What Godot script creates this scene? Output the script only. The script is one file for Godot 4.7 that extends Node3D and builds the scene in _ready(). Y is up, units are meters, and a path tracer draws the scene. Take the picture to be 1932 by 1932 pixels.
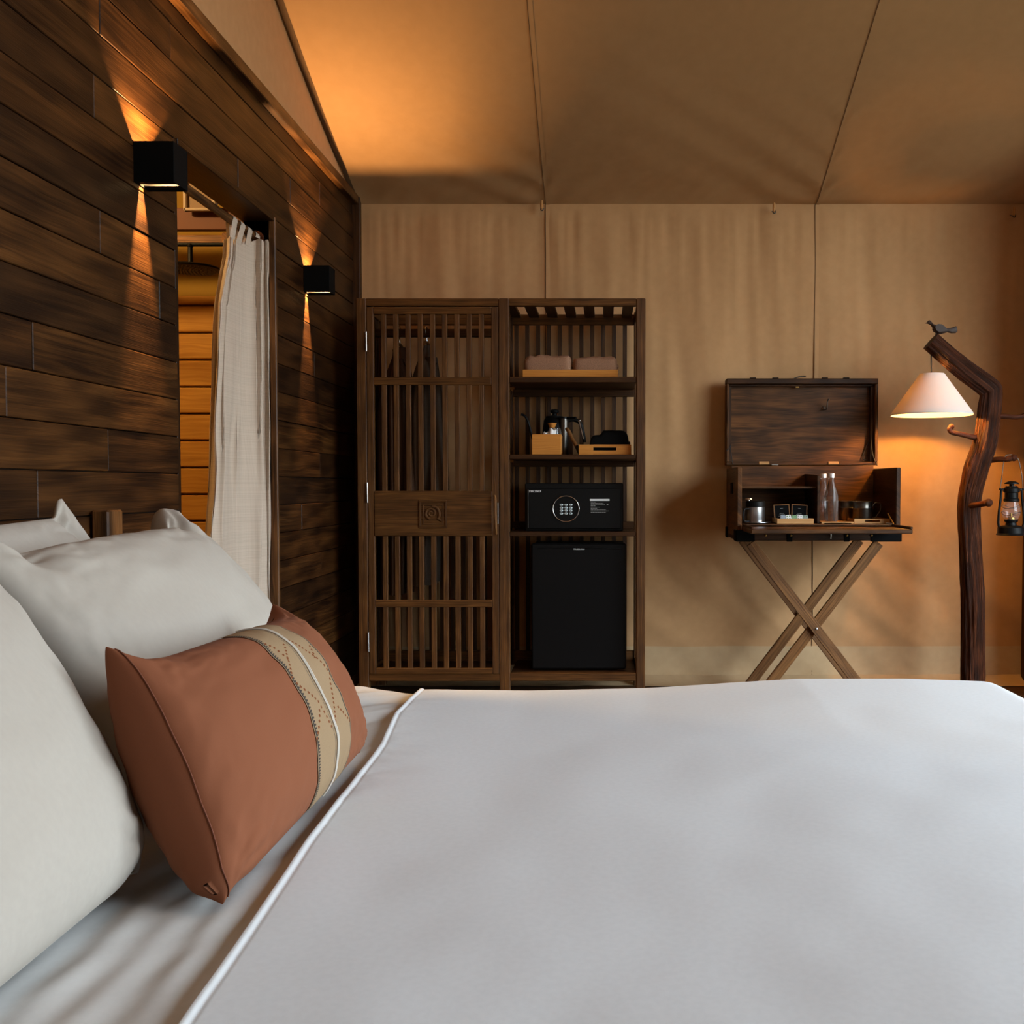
extends Node3D
# Safari-tent bedroom. x runs along the bed, y is up, the camera looks along -z; V(x, h, d) is a point d metres in front of the camera.

const WX := -1.19        # face of the plank wall behind the bed
const BACK := 4.9        # canvas wall behind the wardrobe
const EAVE := 2.275
var rng := RandomNumberGenerator.new()
var nz := FastNoiseLite.new()
var used := {}
var M := {}
var grain_off := Vector2.ZERO


func V(x: float, h: float, d: float) -> Vector3:
	return Vector3(x, h, -d)


# ---------- naming ----------
func numbered(called: String) -> String:
	var k: int = used.get(called, 0)
	used[called] = k + 1
	return called if k == 0 else "%s_%03d" % [called, k]


func thing(called: String, label: String, category: String, at := Vector3.ZERO, group := "") -> Node3D:
	var o := Node3D.new()
	o.name = numbered(called)
	add_child(o, true)
	o.position = at
	tag(o, label, category, group)
	return o


func tag(o: Node3D, label: String, category: String, group := "") -> Node3D:
	o.set_meta("label", label)
	o.set_meta("category", category)
	if group:
		o.set_meta("group", group)
	return o


func obj(called: String, st: SurfaceTool, m: Material, parent: Node = self) -> MeshInstance3D:
	st.generate_normals()
	st.index()
	var o := MeshInstance3D.new()
	o.mesh = st.commit()
	o.material_override = m
	o.name = numbered(called) if parent == self else called
	var off := Vector3.ZERO
	var p := parent
	while p is Node3D and p != self:
		off += (p as Node3D).position
		p = p.get_parent()
	o.position = -off
	parent.add_child(o, true)
	return o


func struct(called: String, st: SurfaceTool, m: Material, label: String, category: String) -> MeshInstance3D:
	var o := obj(called, st, m)
	tag(o, label, category)
	o.set_meta("kind", "structure")
	return o


# ---------- shapes ----------
func nst() -> SurfaceTool:
	var st := SurfaceTool.new()
	st.begin(Mesh.PRIMITIVE_TRIANGLES)
	return st


func tri(st: SurfaceTool, a: Vector3, b: Vector3, c: Vector3, o: Vector3, ua := Vector2.ZERO, ub := Vector2.ZERO, uc := Vector2.ZERO) -> void:
	var n := (a - c).cross(a - b)
	if n.length_squared() < 1e-18:
		return
	if n.dot(o) < 0.0:
		var t := b
		b = c
		c = t
		var u := ub
		ub = uc
		uc = u
	st.set_uv(ua)
	st.add_vertex(a)
	st.set_uv(ub)
	st.add_vertex(b)
	st.set_uv(uc)
	st.add_vertex(c)


func qd(st: SurfaceTool, a: Vector3, b: Vector3, c: Vector3, d: Vector3, o: Vector3, ua := Vector2.ZERO, ub := Vector2.ZERO, uc := Vector2.ZERO, ud := Vector2.ZERO) -> void:
	tri(st, a, b, c, o, ua, ub, uc)
	tri(st, a, c, d, o, ua, uc, ud)


# chamfered box; uv runs along the longest side (the grain)
func bx(st: SurfaceTool, c: Vector3, s: Vector3, ch := 0.002, xf := Transform3D.IDENTITY) -> void:
	st.set_smooth_group(-1)
	var h := s * 0.5
	ch = minf(ch, minf(h.x, minf(h.y, h.z)) * 0.6)
	var g := 0 if s.x >= s.y and s.x >= s.z else (1 if s.y >= s.z else 2)
	var off := Vector2(rng.randf() * 7.0, rng.randf() * 7.0)
	var pts := {}
	for sx in [-1, 1]:
		for sy in [-1, 1]:
			for sz in [-1, 1]:
				var sg := Vector3(sx, sy, sz)
				for ax in 3:
					var p := sg * (h - Vector3.ONE * ch)
					p[ax] = sg[ax] * h[ax]
					pts[[sx, sy, sz, ax]] = p
	var put := func(l: Array) -> void:
		var P: Array[Vector3] = []
		var U: Array[Vector2] = []
		var mid := Vector3.ZERO
		for k in l:
			var p: Vector3 = pts[k]
			mid += p
			U.append(Vector2(p[g], p[(g + 1) % 3] + p[(g + 2) % 3]) + off)
			P.append(xf * (p + c))
		mid = xf.basis * mid
		if P.size() == 4:
			qd(st, P[0], P[1], P[2], P[3], mid, U[0], U[1], U[2], U[3])
		else:
			tri(st, P[0], P[1], P[2], mid, U[0], U[1], U[2])
	for ax in 3:
		var a1 := (ax + 1) % 3
		var a2 := (ax + 2) % 3
		for s1 in [-1, 1]:
			var l := []
			for q in [[-1, -1], [1, -1], [1, 1], [-1, 1]]:
				var k := [0, 0, 0, ax]
				k[ax] = s1
				k[a1] = q[0]
				k[a2] = q[1]
				l.append(k)
			put.call(l)
			for s2 in [-1, 1]:        # edge along ax
				var e := []
				for q in [[-1, a1], [1, a1], [1, a2], [-1, a2]]:
					var k := [0, 0, 0, q[1]]
					k[ax] = q[0]
					k[a1] = s1
					k[a2] = s2
					e.append(k)
				put.call(e)
	for sx in [-1, 1]:
		for sy in [-1, 1]:
			for sz in [-1, 1]:
				put.call([[sx, sy, sz, 0], [sx, sy, sz, 1], [sx, sy, sz, 2]])


# box from two corners given as x, h, d ranges
func bb(st: SurfaceTool, x0: float, x1: float, h0: float, h1: float, d0: float, d1: float, ch := 0.002) -> void:
	bx(st, V((x0 + x1) / 2, (h0 + h1) / 2, (d0 + d1) / 2), Vector3(absf(x1 - x0), absf(h1 - h0), absf(d1 - d0)), ch)


# bar of rectangular section from a to b; w across "side", t across the rest
func bar(st: SurfaceTool, a: Vector3, b: Vector3, w: float, t: float, side: Vector3, ch := 0.002) -> void:
	var y := (b - a).normalized()
	var z := side.cross(y).normalized()
	var x := y.cross(z)
	bx(st, Vector3.ZERO, Vector3(w, (b - a).length(), t), ch, Transform3D(Basis(x, y, z), (a + b) * 0.5))


func grid(st: SurfaceTool, nu: int, nv: int, f: Callable, out: Callable, uvs := Vector2.ONE) -> void:
	st.set_smooth_group(0)
	var P: Array = []
	for i in nu + 1:
		var row := PackedVector3Array()
		for j in nv + 1:
			row.append(f.call(float(i) / nu, float(j) / nv))
		P.append(row)
	for i in nu:
		for j in nv:
			var a: Vector3 = P[i][j]
			var c: Vector3 = P[i + 1][j + 1]
			var u0 := float(i) / nu * uvs.x
			var u1 := float(i + 1) / nu * uvs.x
			var v0 := float(j) / nv * uvs.y
			var v1 := float(j + 1) / nv * uvs.y
			qd(st, a, P[i + 1][j], c, P[i][j + 1], out.call((a + c) * 0.5), Vector2(u0, v0), Vector2(u1, v0), Vector2(u1, v1), Vector2(u0, v1))


# turned shape: profile of (radius, height); sharp where it bends strongly
func lathe(st: SurfaceTool, prof: Array, seg := 28, xf := Transform3D.IDENTITY, inward := false) -> void:
	var group := 1
	for i in prof.size() - 1:
		var a: Vector2 = prof[i]
		var b: Vector2 = prof[i + 1]
		if i > 0 and absf((b - a).angle_to(a - prof[i - 1])) > 0.7:
			group += 1
		st.set_smooth_group(group)
		var n := Vector2((b - a).y, -(b - a).x)
		for k in seg:
			var t0 := TAU * k / seg
			var t1 := TAU * (k + 1) / seg
			var c0 := Vector3(cos(t0), 0, sin(t0))
			var c1 := Vector3(cos(t1), 0, sin(t1))
			var o := (c0 + c1).normalized() * n.x + Vector3.UP * n.y
			if inward:
				o = -o
			var up := Vector3.UP
			qd(st, xf * (c0 * a.x + up * a.y), xf * (c1 * a.x + up * a.y), xf * (c1 * b.x + up * b.y), xf * (c0 * b.x + up * b.y), xf.basis * o,
				Vector2(float(k) / seg, a.y), Vector2(float(k + 1) / seg, a.y), Vector2(float(k + 1) / seg, b.y), Vector2(float(k) / seg, b.y))


func tube(st: SurfaceTool, pts: Array, radii, sides := 10, caps := true, wob = null) -> void:
	var fr: Array = []
	var up := Vector3(0.31, 0.2, 0.93)
	var L := 0.0
	var ls := [0.0]
	for i in pts.size():
		var d: Vector3 = (pts[mini(i + 1, pts.size() - 1)] - pts[maxi(i - 1, 0)]).normalized()
		var s := d.cross(up).normalized()
		up = s.cross(d).normalized()
		fr.append([s, up])
		if i > 0:
			L += (pts[i] - pts[i - 1]).length()
			ls.append(L)
	var ring := func(i: int, k: int) -> Vector3:
		var t := TAU * k / sides
		var r: float = radii[i] if radii is Array else radii
		if wob != null:
			r *= float(wob.call(t, ls[i]))
		return pts[i] + (fr[i][0] * cos(t) + fr[i][1] * sin(t)) * r
	st.set_smooth_group(0)
	for i in pts.size() - 1:
		for k in sides:
			var a: Vector3 = ring.call(i, k)
			var c: Vector3 = ring.call(i + 1, k + 1)
			qd(st, a, ring.call(i, k + 1), c, ring.call(i + 1, k), (a + c) * 0.5 - (pts[i] + pts[i + 1]) * 0.5,
				Vector2(ls[i], float(k) / sides * 0.25), Vector2(ls[i], float(k + 1) / sides * 0.25), Vector2(ls[i + 1], float(k + 1) / sides * 0.25), Vector2(ls[i + 1], float(k) / sides * 0.25))
	if caps:
		st.set_smooth_group(-1)
		for e in [0, pts.size() - 1]:
			var o: Vector3 = pts[e] - pts[1 if e == 0 else e - 1]
			for k in sides:
				tri(st, pts[e], ring.call(e, k), ring.call(e, k + 1), o)


func smooth_path(pts: Array, n := 6) -> Array:
	var c := Curve3D.new()
	for i in pts.size():
		var t: Vector3 = (pts[mini(i + 1, pts.size() - 1)] - pts[maxi(i - 1, 0)]) / 6.0
		c.add_point(pts[i], -t, t)
	var r := []
	for i in pts.size() - 1:
		for k in n:
			r.append(c.sample(i, float(k) / n))
	r.append(pts[-1])
	return r


func ball(st: SurfaceTool, c: Vector3, r: Vector3, seg := 14) -> void:
	var prof := []
	for i in 9:
		var t := -PI / 2 + PI * i / 8
		prof.append(Vector2(cos(t), sin(t)))
	lathe(st, prof, seg, Transform3D(Basis.from_scale(r), c))


# flat outline (x, y) given thickness along the third axis of xf
func slab(st: SurfaceTool, poly: PackedVector2Array, t: float, xf: Transform3D) -> void:
	st.set_smooth_group(-1)
	var ix := Geometry2D.triangulate_polygon(poly)
	for s in [-1, 1]:
		var z := Vector3(0, 0, t * 0.5 * s)
		for i in range(0, ix.size(), 3):
			var p := []
			for k in 3:
				p.append(xf * (Vector3(poly[ix[i + k]].x, poly[ix[i + k]].y, 0) + z))
			tri(st, p[0], p[1], p[2], xf.basis * z, poly[ix[i]], poly[ix[i + 1]], poly[ix[i + 2]])
	var cw := Geometry2D.is_polygon_clockwise(poly)
	for i in poly.size():
		var a := poly[i]
		var b := poly[(i + 1) % poly.size()]
		var o := Vector3((b - a).y, -(b - a).x, 0) * (-1.0 if cw else 1.0)
		var z := Vector3(0, 0, t * 0.5)
		var A := Vector3(a.x, a.y, 0)
		var B := Vector3(b.x, b.y, 0)
		qd(st, xf * (A - z), xf * (B - z), xf * (B + z), xf * (A + z), xf.basis * o, a, b, b + Vector2(0, t), a + Vector2(0, t))


func words(called: String, text: String, size: float, at: Vector3, m: Material, parent: Node, basis := Basis.IDENTITY) -> void:
	var t := TextMesh.new()
	var f := SystemFont.new()
	f.font_names = PackedStringArray(["Droid Sans"])
	f.font_weight = 700
	t.font = f
	t.text = text
	t.font_size = 32
	t.pixel_size = size / 23.0
	t.depth = 0.0006
	t.curve_step = 1.0
	var o := MeshInstance3D.new()
	o.mesh = t
	o.material_override = m
	o.name = called
	var off := Vector3.ZERO
	var p := parent
	while p is Node3D and p != self:
		off += (p as Node3D).position
		p = p.get_parent()
	o.transform = Transform3D(basis, at - off)
	parent.add_child(o, true)


func ss(a: float, b: float, x: float) -> float:
	return smoothstep(a, b, x)


func lerp_table(t: Array, x: float) -> float:
	for i in t.size() - 1:
		if x <= t[i + 1][0]:
			var k := clampf((x - t[i][0]) / (t[i + 1][0] - t[i][0]), 0.0, 1.0)
			return lerpf(t[i][1], t[i + 1][1], k)
	return t[-1][1]


# ---------- materials ----------
func wood_image(dark: Color, light: Color, seed_: int, blotch: float, fine: float) -> Array:
	var w := 512
	var h := 512
	var n := FastNoiseLite.new()
	n.seed = seed_
	n.noise_type = FastNoiseLite.TYPE_SIMPLEX
	n.frequency = 1.0
	n.fractal_octaves = 2
	var col := PackedByteArray()
	col.resize(w * h * 3)
	var hgt := PackedByteArray()
	hgt.resize(w * h)
	for x in w:
		var t := TAU * x / w
		var cx := cos(t)
		var cy := sin(t)
		for y in h:
			var v := float(y) / h
			var warp := n.get_noise_3d(cx * 0.5, cy * 0.5, v * 2.2) * 0.35
			var g := n.get_noise_3d(cx * 0.35 + 7.0, cy * 0.35, (v + warp * 0.15) * 16.0)
			var f := n.get_noise_3d(cx * 1.6 + 17.0, cy * 1.6, v * 95.0)
			var b := n.get_noise_3d(cx * 0.9 + 31.0, cy * 0.9, v * 3.0)
			var k := clampf(0.5 + g * 0.42 + f * fine + b * blotch, 0.0, 1.0)
			var i := y * w + x
			col[i * 3] = int(255 * lerpf(dark.r, light.r, k))
			col[i * 3 + 1] = int(255 * lerpf(dark.g, light.g, k))
			col[i * 3 + 2] = int(255 * lerpf(dark.b, light.b, k))
			hgt[i] = int(255 * clampf(0.55 + f * 0.5 + g * 0.25, 0.0, 1.0))
	return [ImageTexture.create_from_image(Image.create_from_data(w, h, false, Image.FORMAT_RGB8, col)),
		ImageTexture.create_from_image(Image.create_from_data(w, h, false, Image.FORMAT_L8, hgt))]


func wood(tex: Array, tint: Color, rough: float, bump := 0.04, per_m := Vector2(0.75, 5.0)) -> StandardMaterial3D:
	var m := StandardMaterial3D.new()
	m.albedo_texture = tex[0]
	m.albedo_color = tint
	m.roughness = rough
	m.uv1_scale = Vector3(per_m.x, per_m.y, 1)
	m.heightmap_enabled = true
	m.heightmap_texture = tex[1]
	m.heightmap_scale = bump
	m.metallic_specular = 0.32
	return m


func plain(c: Color, rough := 0.6, metal := 0.0) -> StandardMaterial3D:
	var m := StandardMaterial3D.new()
	m.albedo_color = c
	m.roughness = rough
	m.metallic = metal
	return m


func weave_image(lo: float, threads: int, amount: float) -> ImageTexture:
	var w := 512
	var d := PackedByteArray()
	d.resize(w * w)
	var r := RandomNumberGenerator.new()
	r.seed = 5 + threads
	var wx := []
	var wy := []
	for i in threads:
		wx.append(r.randf())
		wy.append(r.randf())
	var per := float(w) / threads
	for y in w:
		for x in w:
			var ix := int(x / per)
			var iy := int(y / per)
			var fx := fposmod(x / per, 1.0)
			var fy := fposmod(y / per, 1.0)
			var k: float
			if (ix + iy) % 2 == 0:
				k = sin(PI * fx) * (0.6 + 0.4 * wx[ix])
			else:
				k = sin(PI * fy) * (0.6 + 0.4 * wy[iy])
			d[y * w + x] = int(255 * clampf(lo + (1.0 - lo) * (1.0 - amount + amount * k) + (wx[ix] + wy[iy] - 1.0) * 0.10 * amount, 0, 1))
	return ImageTexture.create_from_image(Image.create_from_data(w, w, false, Image.FORMAT_L8, d))


func cloth(c: Color, tex: Texture2D, per_m: float, bump := 0.05, rough := 0.9, sheen := 0.0) -> StandardMaterial3D:
	var m := plain(c, rough)
	m.albedo_texture = tex
	m.uv1_triplanar = true
	m.uv1_scale = Vector3.ONE * per_m
	m.metallic_specular = 0.25
	if bump > 0.0:
		m.heightmap_enabled = true
		m.heightmap_texture = tex
		m.heightmap_scale = bump
	if sheen > 0.0:
		m.rim_enabled = true
		m.rim = sheen
		m.rim_tint = 0.6
	return m


func noise_tex(freq: float, lo: Color, hi: Color, sz := 512, oct := 4) -> NoiseTexture2D:
	var t := NoiseTexture2D.new()
	t.width = sz
	t.height = sz
	t.seamless = true
	var n := FastNoiseLite.new()
	n.frequency = freq
	n.fractal_octaves = oct
	n.seed = 3
	t.noise = n
	var g := Gradient.new()
	g.set_color(0, lo)
	g.set_color(1, hi)
	t.color_ramp = g
	return t


func make_materials() -> void:
	nz.seed = 11
	nz.frequency = 1.0
	nz.fractal_octaves = 2
	var w_plank := wood_image(Color(0.42, 0.38, 0.34), Color(1.0, 0.97, 0.92), 1, 0.48, 0.16)
	var w_cab := wood_image(Color(0.55, 0.50, 0.46), Color(1.0, 0.96, 0.90), 2, 0.30, 0.16)
	var w_chest := wood_image(Color(0.50, 0.48, 0.47), Color(1.0, 0.95, 0.88), 3, 0.42, 0.26)
	var w_pale := wood_image(Color(0.82, 0.76, 0.68), Color(1.0, 1.0, 1.0), 4, 0.12, 0.10)
	var w_bark := wood_image(Color(0.38, 0.34, 0.32), Color(1.0, 0.92, 0.86), 5, 0.35, 0.40)
	var tints := [Color("482d15"), Color("3e2611"), Color("523418"), Color("36210f"), Color("452a12")]
	M.planks = []
	for t in tints:
		M.planks.append(wood(w_plank, t, 0.42, 0.05, Vector2(0.6, 4.0)))
	M.plank_back = plain(Color("120b07"), 0.9)
	M.trim_wood = wood(w_plank, Color("6f4c2c"), 0.45)
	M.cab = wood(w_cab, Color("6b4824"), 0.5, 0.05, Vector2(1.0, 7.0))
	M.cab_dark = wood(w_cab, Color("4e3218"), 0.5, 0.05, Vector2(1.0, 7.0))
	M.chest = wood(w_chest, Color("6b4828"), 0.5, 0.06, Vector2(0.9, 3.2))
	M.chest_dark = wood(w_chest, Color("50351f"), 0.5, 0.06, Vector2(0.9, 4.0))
	M.leg = wood(w_cab, Color("936a40"), 0.5, 0.04, Vector2(1.0, 8.0))
	M.bamboo = wood(w_pale, Color("cd8a3f"), 0.5, 0.02, Vector2(1.5, 10.0))
	M.bamboo_pale = wood(w_pale, Color("d0a06a"), 0.5, 0.02, Vector2(1.5, 10.0))
	M.bark = wood(w_bark, Color("6d3d1e"), 0.6, 0.8, Vector2(0.9, 8.0))
	M.peg = wood(w_bark, Color("6b3a1e"), 0.45, 0.06, Vector2(2.0, 4.0))
	M.redboard = plain(Color("5a2f16"), 0.7)
	M.bath_board = wood(w_pale, Color("cb9440"), 0.6, 0.02, Vector2(0.8, 3.0))
	M.bath_panel = plain(Color("94701f"), 0.85)
	M.floor = wood(w_cab, Color("6a4a30"), 0.5, 0.03, Vector2(0.6, 3.0))
	var mottled := noise_tex(0.03, Color(0.955, 0.95, 0.94), Color(1, 1, 1))
	var fine := weave_image(0.75, 128, 0.4)
	M.canvas = cloth(Color("bf956a"), mottled, 1.1, 0.0, 0.95)
	M.canvas_roof = cloth(Color("b28b63"), mottled, 0.9, 0.0, 0.95)
	M.canvas_hem = cloth(Color("bfa27d"), mottled, 1.1, 0.0, 0.95)
	M.seam = plain(Color("7d5f3c"), 0.95)
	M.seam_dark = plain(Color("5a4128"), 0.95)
	M.linen = cloth(Color("c8b6a4"), fine, 5.0, 0.04, 0.95)
	M.linen.backlight_enabled = true
	M.linen.backlight = Color(0.35, 0.33, 0.30)
	M.sheet = cloth(Color("c2c1bf"), noise_tex(0.05, Color(0.975, 0.975, 0.975), Color(1, 1, 1)), 3.0, 0.0, 0.9)
	M.duvet = cloth(Color("cfd2d5"), noise_tex(0.05, Color(0.97, 0.97, 0.97), Color(1, 1, 1)), 3.0, 0.0, 0.85, 0.1)
	M.pillow = cloth(Color("aaa298"), noise_tex(0.05, Color(0.97, 0.97, 0.97), Color(1, 1, 1)), 3.0, 0.0, 0.9)
	M.rust = cloth(Color("7f4d35"), noise_tex(0.16, Color(0.93, 0.93, 0.93), Color(1, 1, 1)), 9.0, 0.03, 0.9, 0.1)
	M.towel = cloth(Color("b98b6e"), noise_tex(0.09, Color(0.6, 0.6, 0.6), Color(1, 1, 1), 512, 3), 6.0, 0.5, 1.0)
	M.robe = cloth(Color("4d3a2e"), fine, 6.0, 0.1, 1.0)
	M.robe_grey = cloth(Color("5a5048"), fine, 6.0, 0.1, 1.0)
	M.mattress = plain(Color("cfcbc6"), 0.95)
	M.black = plain(Color("0b0b0b"), 0.45)
	M.black.metallic_specular = 0.3
	M.black_matt = plain(Color("0c0c0c"), 0.7)
	M.black_matt.metallic_specular = 0.15
	M.fridge = plain(Color("100f0f"), 0.42)
	M.fridge.metallic_specular = 0.25
	M.steel = plain(Color("b9babb"), 0.28, 1.0)
	M.steel_dark = plain(Color("6a655f"), 0.3, 1.0)
	M.chrome = plain(Color("d4d2cf"), 0.2, 1.0)
	M.brass = plain(Color("b5904f"), 0.35, 1.0)
	M.white = plain(Color("e4e2de"), 0.5)
	M.white_cap = plain(Color("e4e4e4"), 0.3, 0.6)
	M.print_white = plain(Color("d9d9d6"), 0.6)
	M.print_grey = plain(Color("8d8d8a"), 0.6)
	M.key = plain(Color("b9c6c8"), 0.35)
	M.red_print = plain(Color("c33a36"), 0.5)
	M.green_print = plain(Color("4d7a46"), 0.5)
	M.cord = plain(Color("16120f"), 0.7)
	M.glass = StandardMaterial3D.new()
	M.glass.albedo_color = Color(1, 1, 1, 0.02)
	M.glass.roughness = 0.02
	M.glass.refraction_enabled = true
	M.glass.refraction_scale = 0.035
	M.pane = StandardMaterial3D.new()
	M.pane.transparency = BaseMaterial3D.TRANSPARENCY_ALPHA
	M.pane.albedo_color = Color(1, 1, 1, 0.06)
	M.pane.roughness = 0.03
	M.shade = plain(Color("e6e0da"), 0.9)
	M.shade.backlight_enabled = true
	M.shade.backlight = Color(0.5, 0.45, 0.4)
	M.bird = plain(Color("3b2b24"), 0.65)


func glow(c: Color, e: float) -> StandardMaterial3D:
	var m := plain(Color(0.9, 0.9, 0.9), 0.6)
	m.emission_enabled = true
	m.emission = c
	m.emission_energy_multiplier = e
	return m


func _ready() -> void:
	rng.seed = 20
	# camera: 24 mm lens with the frame cut off-centre, pitched 2 degrees down
	var cam := Camera3D.new()
	cam.name = "camera"
	cam.position = Vector3(0, 0.94, 0)
	cam.rotation_degrees = Vector3(-2.0, 0, 0)
	cam.near = 0.05
	cam.far = 60.0
	var k := cam.near / 1932.0
	cam.projection = Camera3D.PROJECTION_FRUSTUM
	cam.size = 1932.0 * k
	cam.frustum_offset = Vector2((966.0 - 1143.0) * k, (984.47 - 966.0) * k)
	cam.current = true
	add_child(cam)
	var we := WorldEnvironment.new()
	we.name = "world_environment"
	var env := Environment.new()
	env.background_mode = Environment.BG_SKY
	var sky := Sky.new()
	var sm := ProceduralSkyMaterial.new()
	sm.sky_top_color = Color("cbdae4")
	sm.sky_horizon_color = Color("b4c0c8")
	sm.ground_bottom_color = Color("55524a")
	sm.ground_horizon_color = Color("6f6d66")
	sm.sun_angle_max = 0.0
	sky.sky_material = sm
	env.sky = sky
	env.background_energy_multiplier = 15.5
	env.tonemap_mode = Environment.TONE_MAPPER_LINEAR
	env.tonemap_exposure = 1.0
	env.sdfgi_enabled = true
	env.ssao_enabled = true
	env.ssil_enabled = true
	we.environment = env
	add_child(we)

	make_materials()
	build_room()
	build_bathroom()
	build_curtain()
	build_wardrobe()
	build_bed()
	build_pillows()
	build_robes()
	build_chest()
	build_lamp()
	build_sconce(2.606, "black cube wall light beside the doorway's near jamb")
	build_sconce(4.057, "smaller looking black cube wall light between doorway and wardrobe")
	build_shelf_things()
	build_chest_things()
	build_toggles()
	build_pendant()


func roof_h(d: float) -> float:
	return EAVE + 0.40 * (BACK - d)


const SEAMS := [-0.275, 1.002]


func wall_fold(x: float, h: float) -> float:
	var top := exp(-(EAVE - h) / 0.35)
	var z := nz.get_noise_2d(x * 5.5 + h * 0.25, h * 0.5) * 0.013 * ss(0.0, 0.9, h) * (0.55 + 0.45 * ss(0.6, 1.8, h))
	z += nz.get_noise_2d(x * 22.0 + 40.0, h * 1.3) * 0.007 * top * (1.0 + nz.get_noise_2d(x * 2.1, 77.0))
	z += nz.get_noise_2d(x * 1.7 + 9.0, h * 1.4) * 0.022
	for s in SEAMS:
		var a: float = absf(x - s)
		z += sin((x - s) * 42.0 + h * 3.0) * 0.004 * exp(-a / 0.16) * exp(-(EAVE - h) / 0.6)
	z += nz.get_noise_2d((x + h * 1.3) * 3.0, (x - h) * 1.0 + 5.0) * 0.014 * ss(1.3, 0.4, h)
	return z * ss(EAVE + 0.001, EAVE - 0.10, h) * 0.8


func roof_fold(x: float, t: float) -> float:     # t: metres up the slope from the eave
	var z := nz.get_noise_2d(x * 0.7, t * 0.6) * 0.02
	for s in SEAMS:
		for sd in [-1.0, 1.0]:
			var a: float = (x - s) * sd
			if a > 0.0:
				var q := t - a * 0.75
				z += sin(q * 26.0) * 0.006 * exp(-q * q / 0.12) * exp(-a / 0.55) * ss(0.0, 0.05, a)
				for c in [[0.16, 0.55, 0.30], [0.34, 0.80, 0.22], [0.55, 1.0, 0.16]]:      # single creases running off the seam
					var g: float = (t - c[0] - a * c[1]) / 0.022
					z -= 0.006 * exp(-g * g) * exp(-a / c[2]) * ss(0.0, 0.02, a)
	z += nz.get_noise_2d((x - t * 0.9) * 5.0, (x + t) * 0.9 + 3.0) * 0.014 * exp(-t / 0.25)
	return z * ss(0.0, 0.05, t)


func roof_p(x: float, d: float) -> Vector3:
	var t := BACK - d
	return V(x, roof_h(d) - 0.03 * sin(clampf(t / 1.6, 0, 1) * PI) + roof_fold(x, t), d)


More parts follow.
